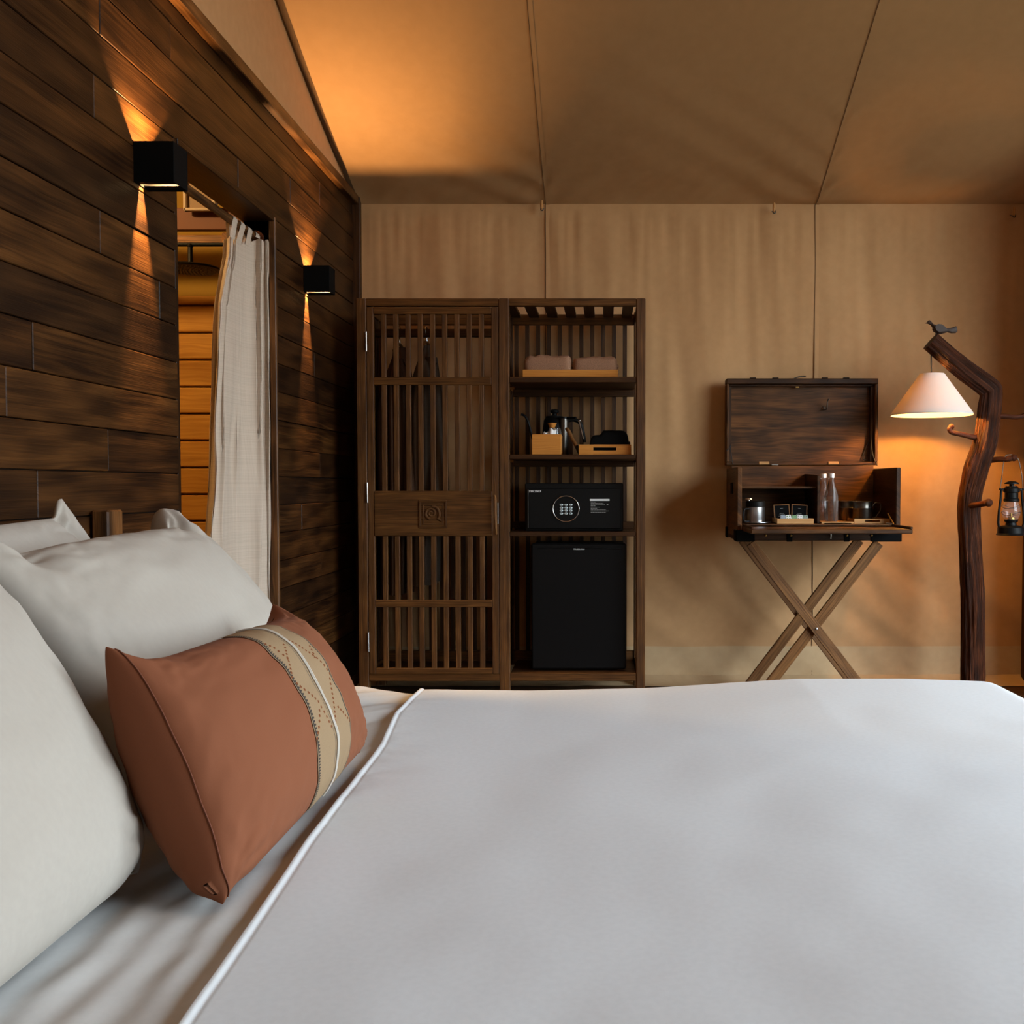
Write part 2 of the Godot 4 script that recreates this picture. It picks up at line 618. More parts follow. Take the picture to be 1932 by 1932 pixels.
func build_room() -> void:
	# floor
	var st := nst()
	bb(st, -3.1, 3.2, -0.08, -0.016, -2.6, 5.05)
	var fl := struct("floor", st, M.floor, "brown plank floor of the tent under the bed and wardrobe", "floor")
	for i in 16:
		st = nst()
		bb(st, -3.1, 3.2, -0.016, 0.0, -2.6 + i * 0.478, -2.6 + i * 0.478 + 0.474, 0.003)
		obj("floor_board", st, M.floor, fl)

	# canvas wall behind the wardrobe
	st = nst()
	grid(st, 230, 120, func(u, v): return V(lerpf(-1.17, 2.05, u), lerpf(0.0, EAVE, v), BACK - wall_fold(lerpf(-1.17, 2.05, u), lerpf(0.0, EAVE, v))), func(_p): return Vector3.BACK)
	bb(st, -1.3, 3.25, -0.05, EAVE + 0.02, BACK + 0.06, BACK + 0.09)
	bb(st, 2.05, 3.25, 0.0, EAVE, BACK, BACK + 0.06)
	var wb := struct("wall_back", st, M.canvas, "tan canvas tent wall hanging in soft folds behind the wardrobe and lamp", "wall")
	st = nst()
	grid(st, 160, 8, func(u, v): return V(lerpf(-1.17, 2.05, u), lerpf(0.0, 0.171, v), BACK - 0.004 - wall_fold(lerpf(-1.17, 2.05, u), lerpf(0.0, 0.171, v))), func(_p): return Vector3.BACK)
	grid(st, 160, 8, func(u, v):
		var x := lerpf(-1.17, 2.05, u)
		return V(x, 0.004 + 0.03 * pow(1.0 - v, 3.0) + 0.003 * nz.get_noise_2d(x * 9.0, v * 2.0), BACK - 0.004 - wall_fold(x, 0.0) - v * (0.13 + 0.01 * nz.get_noise_2d(x * 3.0, 50.0))), func(_p): return Vector3.UP)
	obj("hem_band", st, M.canvas_hem, wb)
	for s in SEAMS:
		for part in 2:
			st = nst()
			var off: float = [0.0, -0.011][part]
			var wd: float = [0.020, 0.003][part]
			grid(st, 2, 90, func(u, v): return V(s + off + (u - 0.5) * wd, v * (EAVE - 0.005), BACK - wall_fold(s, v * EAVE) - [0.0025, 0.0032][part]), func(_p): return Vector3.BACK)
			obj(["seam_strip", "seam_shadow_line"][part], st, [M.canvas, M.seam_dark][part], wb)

	# roof slope over the camera's view, its ridge and the far slope behind the camera
	st = nst()
	grid(st, 300, 110, func(u, v): return roof_p(lerpf(-1.19, 3.2, u), lerpf(BACK, 1.2, v)), func(_p): return Vector3.DOWN)
	var rd := BACK - 3.7
	grid(st, 4, 4, func(u, v): return V(lerpf(-1.19, 3.2, u), roof_h(rd) - 0.4 * 3.8 * v, rd - 3.8 * v), func(_p): return Vector3.DOWN)
	grid(st, 1, 4, func(u, v): return V(lerpf(-1.3, 3.3, u), roof_h(lerpf(BACK + 0.1, rd, v)) + 0.06, lerpf(BACK + 0.1, rd, v)), func(_p): return Vector3.UP)
	grid(st, 1, 4, func(u, v): return V(lerpf(-1.3, 3.3, u), roof_h(rd) - 0.4 * 3.8 * v + 0.06, rd - 3.8 * v), func(_p): return Vector3.UP)
	var ce := struct("ceiling", st, M.canvas_roof, "tan canvas tent roof rising from the back wall with creases at its seams", "ceiling")
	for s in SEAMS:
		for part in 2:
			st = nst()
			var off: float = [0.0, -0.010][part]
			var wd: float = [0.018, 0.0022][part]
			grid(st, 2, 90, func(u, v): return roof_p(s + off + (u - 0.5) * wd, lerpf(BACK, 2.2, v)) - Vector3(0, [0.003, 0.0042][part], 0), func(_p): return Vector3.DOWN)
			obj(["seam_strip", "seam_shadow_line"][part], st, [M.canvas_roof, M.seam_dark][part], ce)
	st = nst()      # stitched edge where the roof meets the gable
	grid(st, 2, 60, func(u, v): return roof_p(WX + 0.002 + u * 0.022, lerpf(BACK, 1.2, v)) - Vector3(0, 0.004 + 0.006 * u * (1.0 - u), 0), func(_p): return Vector3.DOWN)
	obj("edge_webbing", st, M.seam_dark, ce)

	# gable canvas above the plank wall
	st = nst()
	var gb := func(u: float, v: float, back: float) -> Vector3:
		var d := lerpf(BACK, -2.6, u)
		var top := roof_h(d) if d > rd else roof_h(rd) - 0.4 * (rd - d)
		return V(WX - 0.012 - back + sin(PI * v) * 0.01, lerpf(2.29, top + 0.02, v), d)
	grid(st, 60, 8, func(u, v): return gb.call(u, v, 0.0), func(_p): return Vector3.RIGHT)
	grid(st, 30, 1, func(u, v): return gb.call(u, v, 0.05), func(_p): return Vector3.LEFT)
	struct("wall_gable", st, M.canvas, "pale canvas gable between the plank wall and the sloping roof", "wall")

	# plank wall
	st = nst()
	bb(st, -1.30, -1.206, 0.0, 2.262, 3.705, 5.0)
	bb(st, -1.30, -1.206, 0.0, 2.262, -2.6, 2.875)
	bb(st, -1.30, -1.206, 1.898, 2.262, 2.875, 3.705)
	var wl := struct("wall_left", st, M.plank_back, "dark stained plank wall behind the bed with a bathroom doorway", "wall")
	var joints := {10: [2.448, 3.9], 11: [2.842, 4.3], 8: [2.415], 9: [1.7, 3.35], 5: [2.434], 2: [2.137], 1: [2.039], 0: [2.453, 4.27], -1: [2.146], -2: [1.5, 4.005], -4: [4.274], -3: [2.3], 3: [1.2], 4: [2.75, 4.2], 6: [1.6], 7: [1.9, 4.45]}
	for k in range(-10, 13):
		var h0 := maxf(0.0, 0.974 + 0.1027 * k)
		var h1 := minf(0.974 + 0.1027 * (k + 1), 2.262)
		if h1 - h0 < 0.015:
			continue
		var spans := [[-2.6, 4.862]] if h0 > 1.85 else [[-2.6, 2.857], [3.723, 4.862]]
		for sp in spans:
			var cuts := [sp[0]]
			for j in joints.get(k, []):
				if j > sp[0] + 0.1 and j < sp[1] - 0.1:
					cuts.append(j)
			var c0: float = cuts[1] if cuts.size() > 1 else 1.1 + rng.randf() * 0.6
			for q in 3:
				c0 -= 1.15 + rng.randf() * 0.35
				if c0 > sp[0] + 0.2 and c0 < sp[1] - 0.3:
					cuts.append(c0)
			cuts.append(sp[1])
			cuts.sort()
			for i in cuts.size() - 1:
				st = nst()
				var jig := rng.randf_range(-0.0012, 0.0012)
				bb(st, -1.208, WX + jig, h0 + 0.0012, h1 - 0.0012, cuts[i] + 0.0007, cuts[i + 1] - 0.0007, 0.0018)
				obj("plank", st, M.planks[rng.randi() % 5], wl)

	# trims: beam on the wall, corner post, doorway lining
	st = nst()
	bb(st, -1.23, WX + 0.027, 2.2635, 2.307, -2.6, 4.87, 0.003)
	struct("trim_1", st, M.trim_wood, "brown timber beam capping the plank wall under the gable", "beam")
	st = nst()
	bb(st, -1.21, -1.158, 0.0, 2.30, 4.862, 4.90, 0.003)
	struct("trim_2", st, M.cab_dark, "dark corner post where plank wall meets canvas wall", "post")
	st = nst()
	bb(st, -1.305, WX - 0.002, 0.0, 1.905, 2.857, 2.876, 0.001)
	struct("trim_3", st, M.planks[3], "dark doorway jamb nearer the bed pillows", "door jamb")
	st = nst()
	bb(st, -1.305, WX + 0.004, 0.0, 1.905, 3.705, 3.723, 0.003)
	struct("trim_4", st, M.trim_wood, "doorway jamb beside the second wall light behind the curtain", "door jamb")
	st = nst()
	bb(st, -1.305, WX + 0.002, 1.888, 1.905, 2.876, 3.705, 0.002)
	struct("trim_5", st, M.planks[3], "dark lintel board across the top of the bathroom doorway", "lintel")

	# right side: canvas flank with the wide tent opening that lets the day in
	st = nst()
	bb(st, 3.2, 3.25, 0.0, 2.30, 3.5, 5.0)
	bb(st, 3.2, 3.25, 0.0, 2.30, -2.6, -0.6)
	slab(st, PackedVector2Array([Vector2(-5.0, 2.28), Vector2(-1.2, 3.76), Vector2(2.6, 2.28), Vector2(0.6, 2.28), Vector2(0.6, 2.85), Vector2(-3.3, 2.85), Vector2(-3.5, 2.28)]), 0.05, Transform3D(Basis(Vector3(0, 0, 1), Vector3(0, 1, 0), Vector3(-1, 0, 0)), Vector3(3.225, 0, 0)))
	struct("wall_right", st, M.canvas, "canvas end wall of the tent with its wide open entrance", "wall")
	st = nst()
	grid(st, 40, 30, func(u, v): return V(2.04 + 0.012 * sin(u * 22.0) * (1.0 - v * 0.5), lerpf(0.01, 2.27 + 0.4 * (0.60 - 0.6 * u) * v, v), lerpf(4.30, 4.895, u)), func(_p): return Vector3.LEFT)
	grid(st, 40, 2, func(u, v): return V(2.05 + 0.012 * sin(u * 22.0) * (1.0 - v * 0.5), lerpf(0.01, 2.27 + 0.4 * (0.60 - 0.6 * u) * v, v), lerpf(4.30, 4.895, u)), func(_p): return Vector3.RIGHT)
	struct("wall_return", st, M.canvas, "short canvas return hanging at the corner past the lantern", "wall")
	st = nst()
	bb(st, 1.992, 2.03, 0.0, 2.28, 4.85, 4.89, 0.004)
	struct("trim_6", st, M.cab_dark, "dark tent post in the corner past the hanging lantern", "post")
	st = nst()
	bb(st, -1.3, 3.25, 0.0, 2.3, -2.65, -2.6)
	struct("wall_front", st, M.canvas, "canvas wall behind the camera", "wall")
	st = nst()
	bb(st, 3.2, 15.0, -0.12, -0.05, -12.0, 12.0)
	bb(st, -6.0, 3.2, -0.12, -0.05, -12.0, -2.65)
	struct("ground", st, plain(Color("7d7a68"), 0.95), "bare ground outside the tent", "ground")


func build_bathroom() -> void:
	var st := nst()
	bb(st, -3.1, -1.305, 0.0, 2.45, 4.93, 5.0)
	bb(st, -3.1, -1.305, 1.84, 2.45, 4.905, 4.93)
	var wb := struct("wall_bathroom", st, M.bath_panel, "ochre bathroom wall with horizontal boards seen through the doorway", "wall")
	for i in 15:
		var h0 := 1.796 - 0.128 * (i + 1) + 0.128 * 0 + 0.005
		var h1 := h0 + 0.119
		if i == 0:
			st = nst()
			bb(st, -3.1, -1.305, 1.803, 1.842, 4.894, 4.93, 0.003)
			obj("board", st, M.bath_board, wb)
		if h1 < 0.03:
			break
		st = nst()
		bb(st, -3.1, -1.305, maxf(h0, 0.0), h1, 4.894 + (i % 3) * 0.001, 4.93, 0.004)
		obj("board", st, M.bath_board, wb)
	st = nst()
	bb(st, -3.1, -3.05, 0.0, 2.45, 2.0, 4.93)
	struct("wall_bathroom_side", st, M.bath_panel, "ochre side wall of the bathroom", "wall")
	st = nst()
	bb(st, -3.1, -1.305, 0.0, 2.45, 1.95, 2.0)
	struct("wall_bathroom_front", st, M.bath_panel, "ochre wall closing the bathroom towards the bed", "wall")
	st = nst()
	bb(st, -3.1, -1.255, 2.45, 2.5, 1.95, 5.0)
	struct("ceiling_bathroom", st, M.bath_panel, "ochre bathroom ceiling", "ceiling")
	st = nst()
	bb(st, -3.05, -1.305, 2.046, 2.14, 4.46, 4.50, 0.003)
	struct("trim_7", st, M.redboard, "reddish brown board high across the bathroom", "board")
	st = nst()
	bb(st, -3.05, -1.60, 1.968, 2.005, 4.38, 4.44, 0.004)
	bb(st, -1.625, -1.59, 1.94, 2.012, 4.37, 4.45, 0.004)
	struct("trim_8", st, M.leg, "brown timber beam above the black shower pipe", "beam")
	# white framed panel under the ceiling
	st = nst()
	var o := thing("vent_panel", "white framed panel high in the bathroom above the reddish board", "panel", V(-1.78, 2.12, 4.42))
	for b in [[-1.80, -1.66, 2.112, 2.124], [-1.80, -1.786, 2.112, 2.26], [-1.68, -1.66, 2.112, 2.26]]:
		bb(st, b[0], b[1], b[2], b[3], 4.40, 4.43, 0.004)
	obj("frame", st, plain(Color("9a866f"), 0.6), o)
	st = nst()
	bb(st, -1.79, -1.67, 2.12, 2.26, 4.42, 4.44)
	obj("panel", st, plain(Color("7d6650"), 0.8), o)
	# rain shower
	o = thing("shower", "black rain shower head hanging from a pipe seen through the doorway", "shower", V(-1.69, 1.92, 4.2))
	st = nst()
	tube(st, [V(-3.05, 1.921, 4.2), V(-1.52, 1.921, 4.2)], 0.008, 12)
	obj("pipe", st, M.black, o)
	st = nst()
	lathe(st, [Vector2(0.0095, 0.09), Vector2(0.010, 0.03), Vector2(0.012, 0.025), Vector2(0.014, 0.012), Vector2(0.0, 0.010)], 16, Transform3D(Basis.IDENTITY, V(-1.69, 1.825, 4.2)))
	lathe(st, [Vector2(0.0, 0.10), Vector2(0.012, 0.098), Vector2(0.012, 0.088), Vector2(0.008, 0.083)], 16, Transform3D(Basis.IDENTITY, V(-1.69, 1.825, 4.2)))
	obj("arm", st, M.black, o)
	st = nst()
	lathe(st, [Vector2(0.0, 0.016), Vector2(0.03, 0.014), Vector2(0.114, 0.004), Vector2(0.118, 0.0), Vector2(0.115, -0.005), Vector2(0.108, -0.007), Vector2(0.0, -0.007)], 40, Transform3D(Basis.IDENTITY, V(-1.69, 1.825, 4.2)))
	var head := obj("head", st, M.black, o)
	st = nst()
	for r in range(1, 7):
		for k in r * 7:
			var t := TAU * k / (r * 7)
			lathe(st, [Vector2(0.0022, 0.0), Vector2(0.0017, -0.004), Vector2(0.0, -0.004)], 5, Transform3D(Basis.IDENTITY, V(-1.69 + cos(t) * r * 0.0165, 1.818, 4.2 + sin(t) * r * 0.0165)))
	obj("nozzles", st, plain(Color("6d6a66"), 0.6), head).set_meta("kind", "stuff")
	# ceiling bulb that gives the bathroom its warm light
	o = thing("ceiling_lamp", "warm ceiling lamp of the bathroom out of sight above the doorway", "lamp", V(-2.2, 2.40, 3.5))
	st = nst()
	ball(st, V(-2.2, 2.34, 3.5), Vector3.ONE * 0.07)
	obj("globe", st, glow(Color("ffb765"), 2.0), o)
	st = nst()
	lathe(st, [Vector2(0.0, 0.05), Vector2(0.06, 0.05), Vector2(0.06, 0.0), Vector2(0.0, 0.0)], 20, Transform3D(Basis.IDENTITY, V(-2.2, 2.40, 3.5)))
	obj("base", st, M.white, o)
	var l := OmniLight3D.new()
	l.name = "bathroom_light"
	l.light_color = Color("ffd28c")
	l.light_energy = 1.7
	l.light_size = 0.06
	l.omni_range = 8.0
	l.omni_attenuation = 2.0
	l.shadow_enabled = true
	l.position = Vector3(0, -0.06, 0)
	o.add_child(l, true)


func build_curtain() -> void:
	# rod along the doorway
	var o := thing("curtain_rod", "brown wooden curtain rod under the doorway lintel", "curtain rod", V(-1.25, 1.826, 3.3))
	var st := nst()
	tube(st, [V(-1.25, 1.826, 2.88), V(-1.25, 1.826, 3.70)], 0.0135, 14)
	obj("rod", st, M.trim_wood, o)
	st = nst()
	lathe(st, [Vector2(0.014, -0.006), Vector2(0.026, -0.006), Vector2(0.026, 0.006), Vector2(0.014, 0.006)], 20, Transform3D(Basis(Vector3.RIGHT, PI / 2), V(-1.25, 1.826, 3.697)))
	obj("end_ring", st, M.peg, o)
	var lft := [[0.0, 3.20], [0.55, 3.20], [0.80, 3.215], [1.02, 3.262], [1.30, 3.308], [1.54, 3.345], [1.66, 3.40], [1.70, 3.425], [1.80, 3.44]]
	var cp := func(u: float, h: float, thick: float) -> Vector3:
		var d0 := lerp_table(lft, h)
		var d := lerpf(d0, 3.690, u)
		var open := ss(1.75, 1.2, h)
		var ph := (u + 0.09 * sin(u * 7.0) + 0.03 * nz.get_noise_2d(u * 3.0, h * 0.8) * open) * TAU * 3.2 + 0.5
		var x := lerpf(-1.262, -1.212, ss(0.2, 1.0, u))
		x += sin(ph + 0.4 * sin(h * 2.2)) * lerpf(0.018, 0.022, open) * (0.6 + 0.4 * sin(u * 9.0 + 1.0))
		x += nz.get_noise_2d(u * 5.0, h * 1.2) * 0.014 * open
		d += cos(ph * 2.0) * 0.010 + nz.get_noise_2d(u * 3.0 + 20.0, h * 1.0) * 0.02 * open
		return V(x + thick, h, minf(d, 3.698))
	o = thing("curtain", "pale linen curtain with tab top gathered at the right of the doorway", "curtain", V(-1.24, 0.02, 3.5))
	st = nst()
	var top := func(u: float) -> float: return 1.762 + 0.045 * u + 0.010 * sin(u * TAU * 4.5)
	grid(st, 150, 90, func(u, v): return cp.call(u, lerpf(0.02, top.call(u), v), 0.0), func(_p): return Vector3.RIGHT)
	grid(st, 150, 30, func(u, v): return cp.call(u, lerpf(0.02, top.call(u), v), -0.003), func(_p): return Vector3.LEFT)
	var fab := obj("fabric", st, M.linen, o)
	st = nst()
	grid(st, 150, 6, func(u, v): return cp.call(u, lerpf(top.call(u) - 0.125, top.call(u), v), 0.0025 * (1.0 if v > 0.0 else 0.0)), func(_p): return Vector3.RIGHT)
	obj("header_tape", st, M.linen, fab)
	for i in 4:
		var u := 0.06 + i * 0.29
		var b: Vector3 = cp.call(u, top.call(u) - 0.01, 0.003)
		st = nst()
		var path := []
		for k in 13:
			var t := PI * 1.15 - (PI * 1.3) * k / 12.0
			path.append(Vector3(-1.25 + cos(t) * 0.0165, 1.826 + sin(t) * 0.0165, b.z))
		path.push_front(Vector3(-1.262, b.y, b.z))
		path.append(Vector3(b.x, b.y, b.z))
		grid(st, 14, 2, func(uu, vv):
			var q: Vector3 = path[int(round(uu * 14))]
			return q + Vector3(0, 0, (vv - 0.5) * 0.045 * (0.7 + 0.3 * absf(uu - 0.5) * 2.0) + 0.02 * (uu - 0.5)), func(p): return p - Vector3(-1.25, 1.815, b.z))
		obj("tab", st, M.linen, o)


func build_sconce(d0: float, label: String) -> void:
	var hc := 1.756
	var x1 := WX + 0.103
	var d1 := d0 + 0.086
	var o := thing("wall_light", label, "wall light", V(WX, hc, (d0 + d1) / 2), "black cube wall lights on the plank wall")
	var dm := (d0 + d1) / 2
	var st := nst()
	var t := 0.003
	bb(st, WX + 0.001, x1, hc - 0.051, hc + 0.051, d0, d0 + t, 0.001)
	bb(st, WX + 0.001, x1, hc - 0.051, hc + 0.051, d1 - t, d1, 0.001)
	bb(st, x1 - t, x1, hc - 0.051, hc + 0.051, d0 + t, d1 - t, 0.001)
	bb(st, WX + 0.001, WX + 0.004, hc - 0.051, hc + 0.051, d0 + t, d1 - t, 0.001)
	obj("housing", st, M.black_matt, o)
	for s in [-1.0, 1.0]:
		st = nst()
		bb(st, WX + 0.004, x1 - t, hc - 0.047, hc - 0.044, dm + s * 0.009, d0 + t if s < 0 else d1 - t, 0.0005)
		obj("flap", st, M.black_matt, o)
	st = nst()
	bb(st, WX + 0.035, WX + 0.075, hc - 0.006, hc + 0.006, dm - 0.006, dm + 0.006, 0.001)
	obj("bulb", st, glow(Color("ffcf90"), 6.0), o)
	for s in [1, -1]:
		var l := AreaLight3D.new()
		l.name = "beam_up" if s > 0 else "beam_down"
		l.area_size = Vector2(0.036, 0.010 if s > 0 else 0.005)
		l.light_color = Color("ffcb88")
		l.light_energy = 1.35 if s > 0 else 2.2
		l.area_range = 6.0
		l.shadow_enabled = true
		l.transform = Transform3D(Basis(Vector3.RIGHT, PI / 2 * s), Vector3(0.055, 0.0075 * s, 0))
		o.add_child(l, true)


func build_toggles() -> void:
	for q in [[-0.301, 2.259, "small wooden toggle on a hook above the wardrobe's shelves"], [0.789, 2.247, "small wooden toggle on a hook above the open chest"], [1.914, 2.228, "small dark toggle on a hook in the top corner beyond the lamp"]]:
		var p := V(q[0], q[1], BACK - 0.045)
		var o := thing("toggle", q[2], "toggle", p, "toggles along the top edge of the canvas wall")
		var st := nst()
		tube(st, [p + Vector3(0.001, 0.019, 0.002), p + Vector3(0, 0, 0.004), p + Vector3(-0.001, -0.019, 0.003)], [0.006, 0.0072, 0.006], 8)
		obj("peg", st, M.bamboo_pale, o)
		st = nst()
		tube(st, smooth_path([p + Vector3(-0.004, -0.01, -0.03), p + Vector3(-0.005, -0.022, 0.002), p + Vector3(0.001, -0.028, 0.004), p + Vector3(0.008, -0.024, 0.003), p + Vector3(0.009, -0.016, 0.002)], 4), 0.0026, 8)
		obj("hook", st, M.steel_dark, o)


func build_pendant() -> void:
	var c := V(0.3, 2.75, 1.15)
	var o := thing("pendant_lamp", "round paper pendant lamp hanging from the ridge above the bed", "pendant lamp", c)
	var st := nst()
	ball(st, c, Vector3.ONE * 0.2, 32)
	obj("globe", st, glow(Color("ffc98a"), 1.2), o)
	st = nst()
	tube(st, [c + Vector3(0, 0.2, 0), V(0.3, 3.72, 1.15)], 0.004, 8)
	obj("flex", st, M.cord, o)
	var l := OmniLight3D.new()
	l.name = "pendant_light"
	l.light_color = Color("ffd09a")
	l.light_energy = 0.32
	l.light_size = 0.19
	l.omni_range = 12.0
	l.omni_attenuation = 2.0
	l.shadow_enabled = true
	o.add_child(l, true)


const HEM := [[0.4, -0.352], [0.88, -0.377], [1.10, -0.390], [1.38, -0.404], [1.70, -0.413], [1.88, -0.416], [2.0, -0.428], [2.14, -0.442], [2.28, -0.440], [2.5, -0.430]]


const TOP := [[-0.6, 0.463], [-0.44, 0.463], [-0.18, 0.460], [0.09, 0.466], [0.45, 0.488], [0.70, 0.488], [0.89, 0.482], [1.1, 0.474]]


func top_h(x: float, d: float) -> float:      # top of the made bed
	var h := lerpf(0.460 + 0.018 * ss(-0.2, 0.5, x), lerp_table(TOP, x), ss(1.6, 2.3, d))
	var k := ss(2.36, 2.0, d)
	h += (nz.get_noise_2d(x * 1.5, d * 1.5) * 0.004 + nz.get_noise_2d(x * 4.0 + 30.0, d * 4.0) * 0.0015) * (0.25 + 0.75 * k)
	return h


func build_bed() -> void:
	var o := thing("bed", "low wooden bed with a headboard post showing between the pillows", "bed", V(-0.1, 0.0, 1.5))
	var st := nst()
	bb(st, -1.14, 0.90, 0.10, 0.22, 0.62, 2.38, 0.006)
	obj("base", st, M.cab_dark, o)
	for q in [[-1.0, 0.7], [0.8, 0.7], [-1.0, 2.3], [0.8, 2.3]]:
		st = nst()
		bb(st, q[0] - 0.04, q[0] + 0.04, 0.0, 0.10, q[1] - 0.04, q[1] + 0.04, 0.004)
		obj("leg", st, M.cab_dark, o)
	for d in [0.55, 2.356]:
		st = nst()
		bb(st, -1.185, -1.145, 0.0, 0.884, d, d + 0.072, 0.004)
		obj("headboard_post", st, M.chest, o)
	for h in [0.5, 0.66]:
		st = nst()
		bb(st, -1.183, -1.155, h, h + 0.12, 0.60, 2.36, 0.003)
		obj("headboard_rail", st, M.cab_dark, o)
	o = thing("mattress", "thick pale mattress under the sheet and bedspread", "mattress", V(-0.1, 0.22, 1.5))
	st = nst()
	bb(st, -1.12, 0.90, 0.22, 0.440, 0.62, 2.385, 0.03)
	obj("body", st, M.mattress, o)

	# fitted sheet, creased towards the cushion
	st = nst()
	var sheet := func(u: float, v: float) -> Vector3:
		var x := lerpf(-1.13, -0.30, u)
		var t := v * 2.35
		var d := 0.60 + t
		var h := 0.4485 + 0.018 * ss(-0.44, -0.60, x) * ss(1.9, 2.40, d)
		var q := (x + 0.44) + 0.05 * (d - 1.16)
		var near := ss(1.9, 1.35, d)
		h += sin(q * 105.0 + nz.get_noise_2d(x * 2.0, d * 2.0) * 2.5) * 0.0022 * near * ss(-0.80, -0.48, x) * (0.55 + 0.45 * nz.get_noise_2d(x * 6.0 + 3.0, d * 1.2))
		h += nz.get_noise_2d(x * 7.0 - d * 3.5, d * 1.6) * 0.005 * ss(-1.0, -0.55, x)
		h += 0.004 * exp(-pow((x - lerp_table(HEM, d) + 0.05) / 0.016, 2.0)) * ss(1.6, 1.35, d) * ss(0.9, 1.05, d)
		h += nz.get_noise_2d(x * 9.0 - d * 8.0, d * 2.0) * 0.004 * ss(1.9, 2.1, d)
		if d > 2.40:
			var e := d - 2.40
			d = 2.40 + 0.05 * sin(minf(e / 0.05, PI / 2))
			h -= 0.05 * (1.0 - cos(minf(e / 0.05, PI / 2))) + maxf(0.0, e - 0.0785)
		return V(x, h, d)
	grid(st, 130, 260, sheet, func(_p): return Vector3(0, 1, -0.3))
	tag(obj("bed_sheet", st, M.sheet), "white fitted sheet creased beside the rust cushion", "bed sheet")

	# bedspread with a turned hem across the bed
	st = nst()
	var spread := func(u: float, v: float) -> Vector3:
		var t := v * 2.62            # along d
		var d := 0.40 + t - 0.13
		var dropd := 0.0
		if d < 0.60:
			var e := 0.60 - d
			dropd = e
			d = 0.60 - 0.04 * ss(0.0, 0.1, e)
		elif d > 2.385:
			var e := d - 2.385
			var a := minf(e / 0.06, PI / 2)
			d = 2.385 + 0.055 * sin(a)
			dropd = 0.06 * (1.0 - cos(a)) + maxf(0.0, e - 0.094)
		var s := lerpf(-0.03, 0.06, u / 0.2) if u < 0.2 else lerpf(0.06, 1.75, (u - 0.2) / 0.8)
		var x0 := lerp_table(HEM, d)
		var x := x0 + s
		var h := top_h(x, d)
		h += 0.0022 * (1.0 - ss(0.003, 0.007, s)) - 0.0007 * exp(-pow((s - 0.009) / 0.002, 2.0))
		h += nz.get_noise_2d(d * 26.0, s * 5.0) * 0.004 * exp(-s / 0.05) * ss(0.0, 0.03, s) * ss(1.3, 1.6, d)
		if s < 0.0:                  # the fabric rolls under at the hem
			var a := -s / 0.03 * PI
			x = x0 - sin(a) * 0.003
			h = top_h(x0, d) + 0.0022 - (1.0 - cos(a)) * 0.005
		if x > 0.885:
			var e := x - 0.885
			var a := minf(e / 0.09, PI / 2)
			h -= 0.09 * (1.0 - cos(a)) + maxf(0.0, e - 0.1413)
			x = 0.885 + 0.085 * sin(a) + nz.get_noise_2d(d * 6.0, h * 3.0) * 0.012 * ss(0.05, 0.2, e)
		h -= dropd
		if dropd > 0.03:
			d += nz.get_noise_2d(x * 6.0, h * 2.0) * 0.01 * ss(0.03, 0.15, dropd)
		return V(x, maxf(h, 0.10), d)
	grid(st, 240, 260, spread, func(p): return Vector3(p.x - 0.2, 1.2, p.z + 1.5) * Vector3(0.6, 1, 0.4))
	var cov := obj("bedspread", st, M.duvet)
	tag(cov, "smooth white bedspread covering the bed with its hem across the left side", "bedspread")


# cushion surface: u, v in -1..1, side +1 front or -1 back; q: lower near, upper near, upper far and lower far corners
func puff(q: Array, u: float, v: float, side: float, t: float, au: float, av: float, sag: float, waist: float, seed_: float, wr: float, ear_at := 2.0) -> Vector3:
	var ear := ss(ear_at, ear_at + 0.20, absf(u)) if ear_at < 1.0 else pow(absf(u), 10.0)
	var y := v * (1.0 - sag * (1.0 - ear) * (1.0 if v > 0.0 else 0.4) * absf(v))
	var x := u * (1.0 - waist * (1.0 - pow(absf(v), 6.0)) * u * u)
	var rd := 1.0 - (0.06 if ear_at > 1.0 and v < 0.0 else 0.0) * ss(0.70, 1.0, absf(u * v))
	x *= rd
	y *= rd
	var p: Vector3 = (q[0].lerp(q[3], x * 0.5 + 0.5)).lerp(q[1].lerp(q[2], x * 0.5 + 0.5), y * 0.5 + 0.5)
	var n: Vector3 = (q[3] - q[0] + q[2] - q[1]).cross(q[1] - q[0] + q[2] - q[3]).normalized()
	var z := t * 0.5 * pow(maxf(0.0, 1.0 - u * u), au) * pow(maxf(0.0, 1.0 - v * v), av)
	var edge := 1.0 - (1.0 - pow(u, 6.0)) * (1.0 - pow(v, 6.0))
	z *= 1.0 + 0.06 * nz.get_noise_3d(u * 1.6 + seed_, v * 1.6, side)
	var cx := 1.0 - absf(u)
	var cy := 1.0 - absf(v)
	var r := sqrt(cx * cx + cy * cy)
	z += wr * sin(atan2(cy, cx) * 9.0 + nz.get_noise_2d(u * 4.0 + seed_, v * 4.0) * 3.0) * exp(-r / 0.35) * ss(0.0, 0.2, r) * minf(1.0, 6.0 * minf(cx, cy))
	z += wr * 0.8 * nz.get_noise_2d(u * 9.0 + seed_, v * 3.5) * edge * ss(0.0, 0.1, minf(cx, cy))
	if ear_at < 1.0 and side > 0.0:
		z -= 0.022 * exp(-pow((absf(u) - ear_at - 0.04) / 0.07, 2.0)) * ss(0.45, 0.85, v) * ss(1.0, 0.93, v)
	return p + n * z * side


func swell(s: float) -> float:
	return sin((s * 2.0 - 1.0) * PI / 2)


func pillow_mesh(st: SurfaceTool, q: Array, t: float, au: float, av: float, sag: float, waist: float, seed_: float, wr: float, ear_at := 2.0) -> void:
	var n: Vector3 = (q[3] - q[0]).cross(q[1] - q[0])
	for side in [1.0, -1.0]:
		grid(st, 96, 72, func(a, b): return puff(q, swell(a), swell(b), side, t, au, av, sag, waist, seed_, wr, ear_at), func(_p): return n * side)


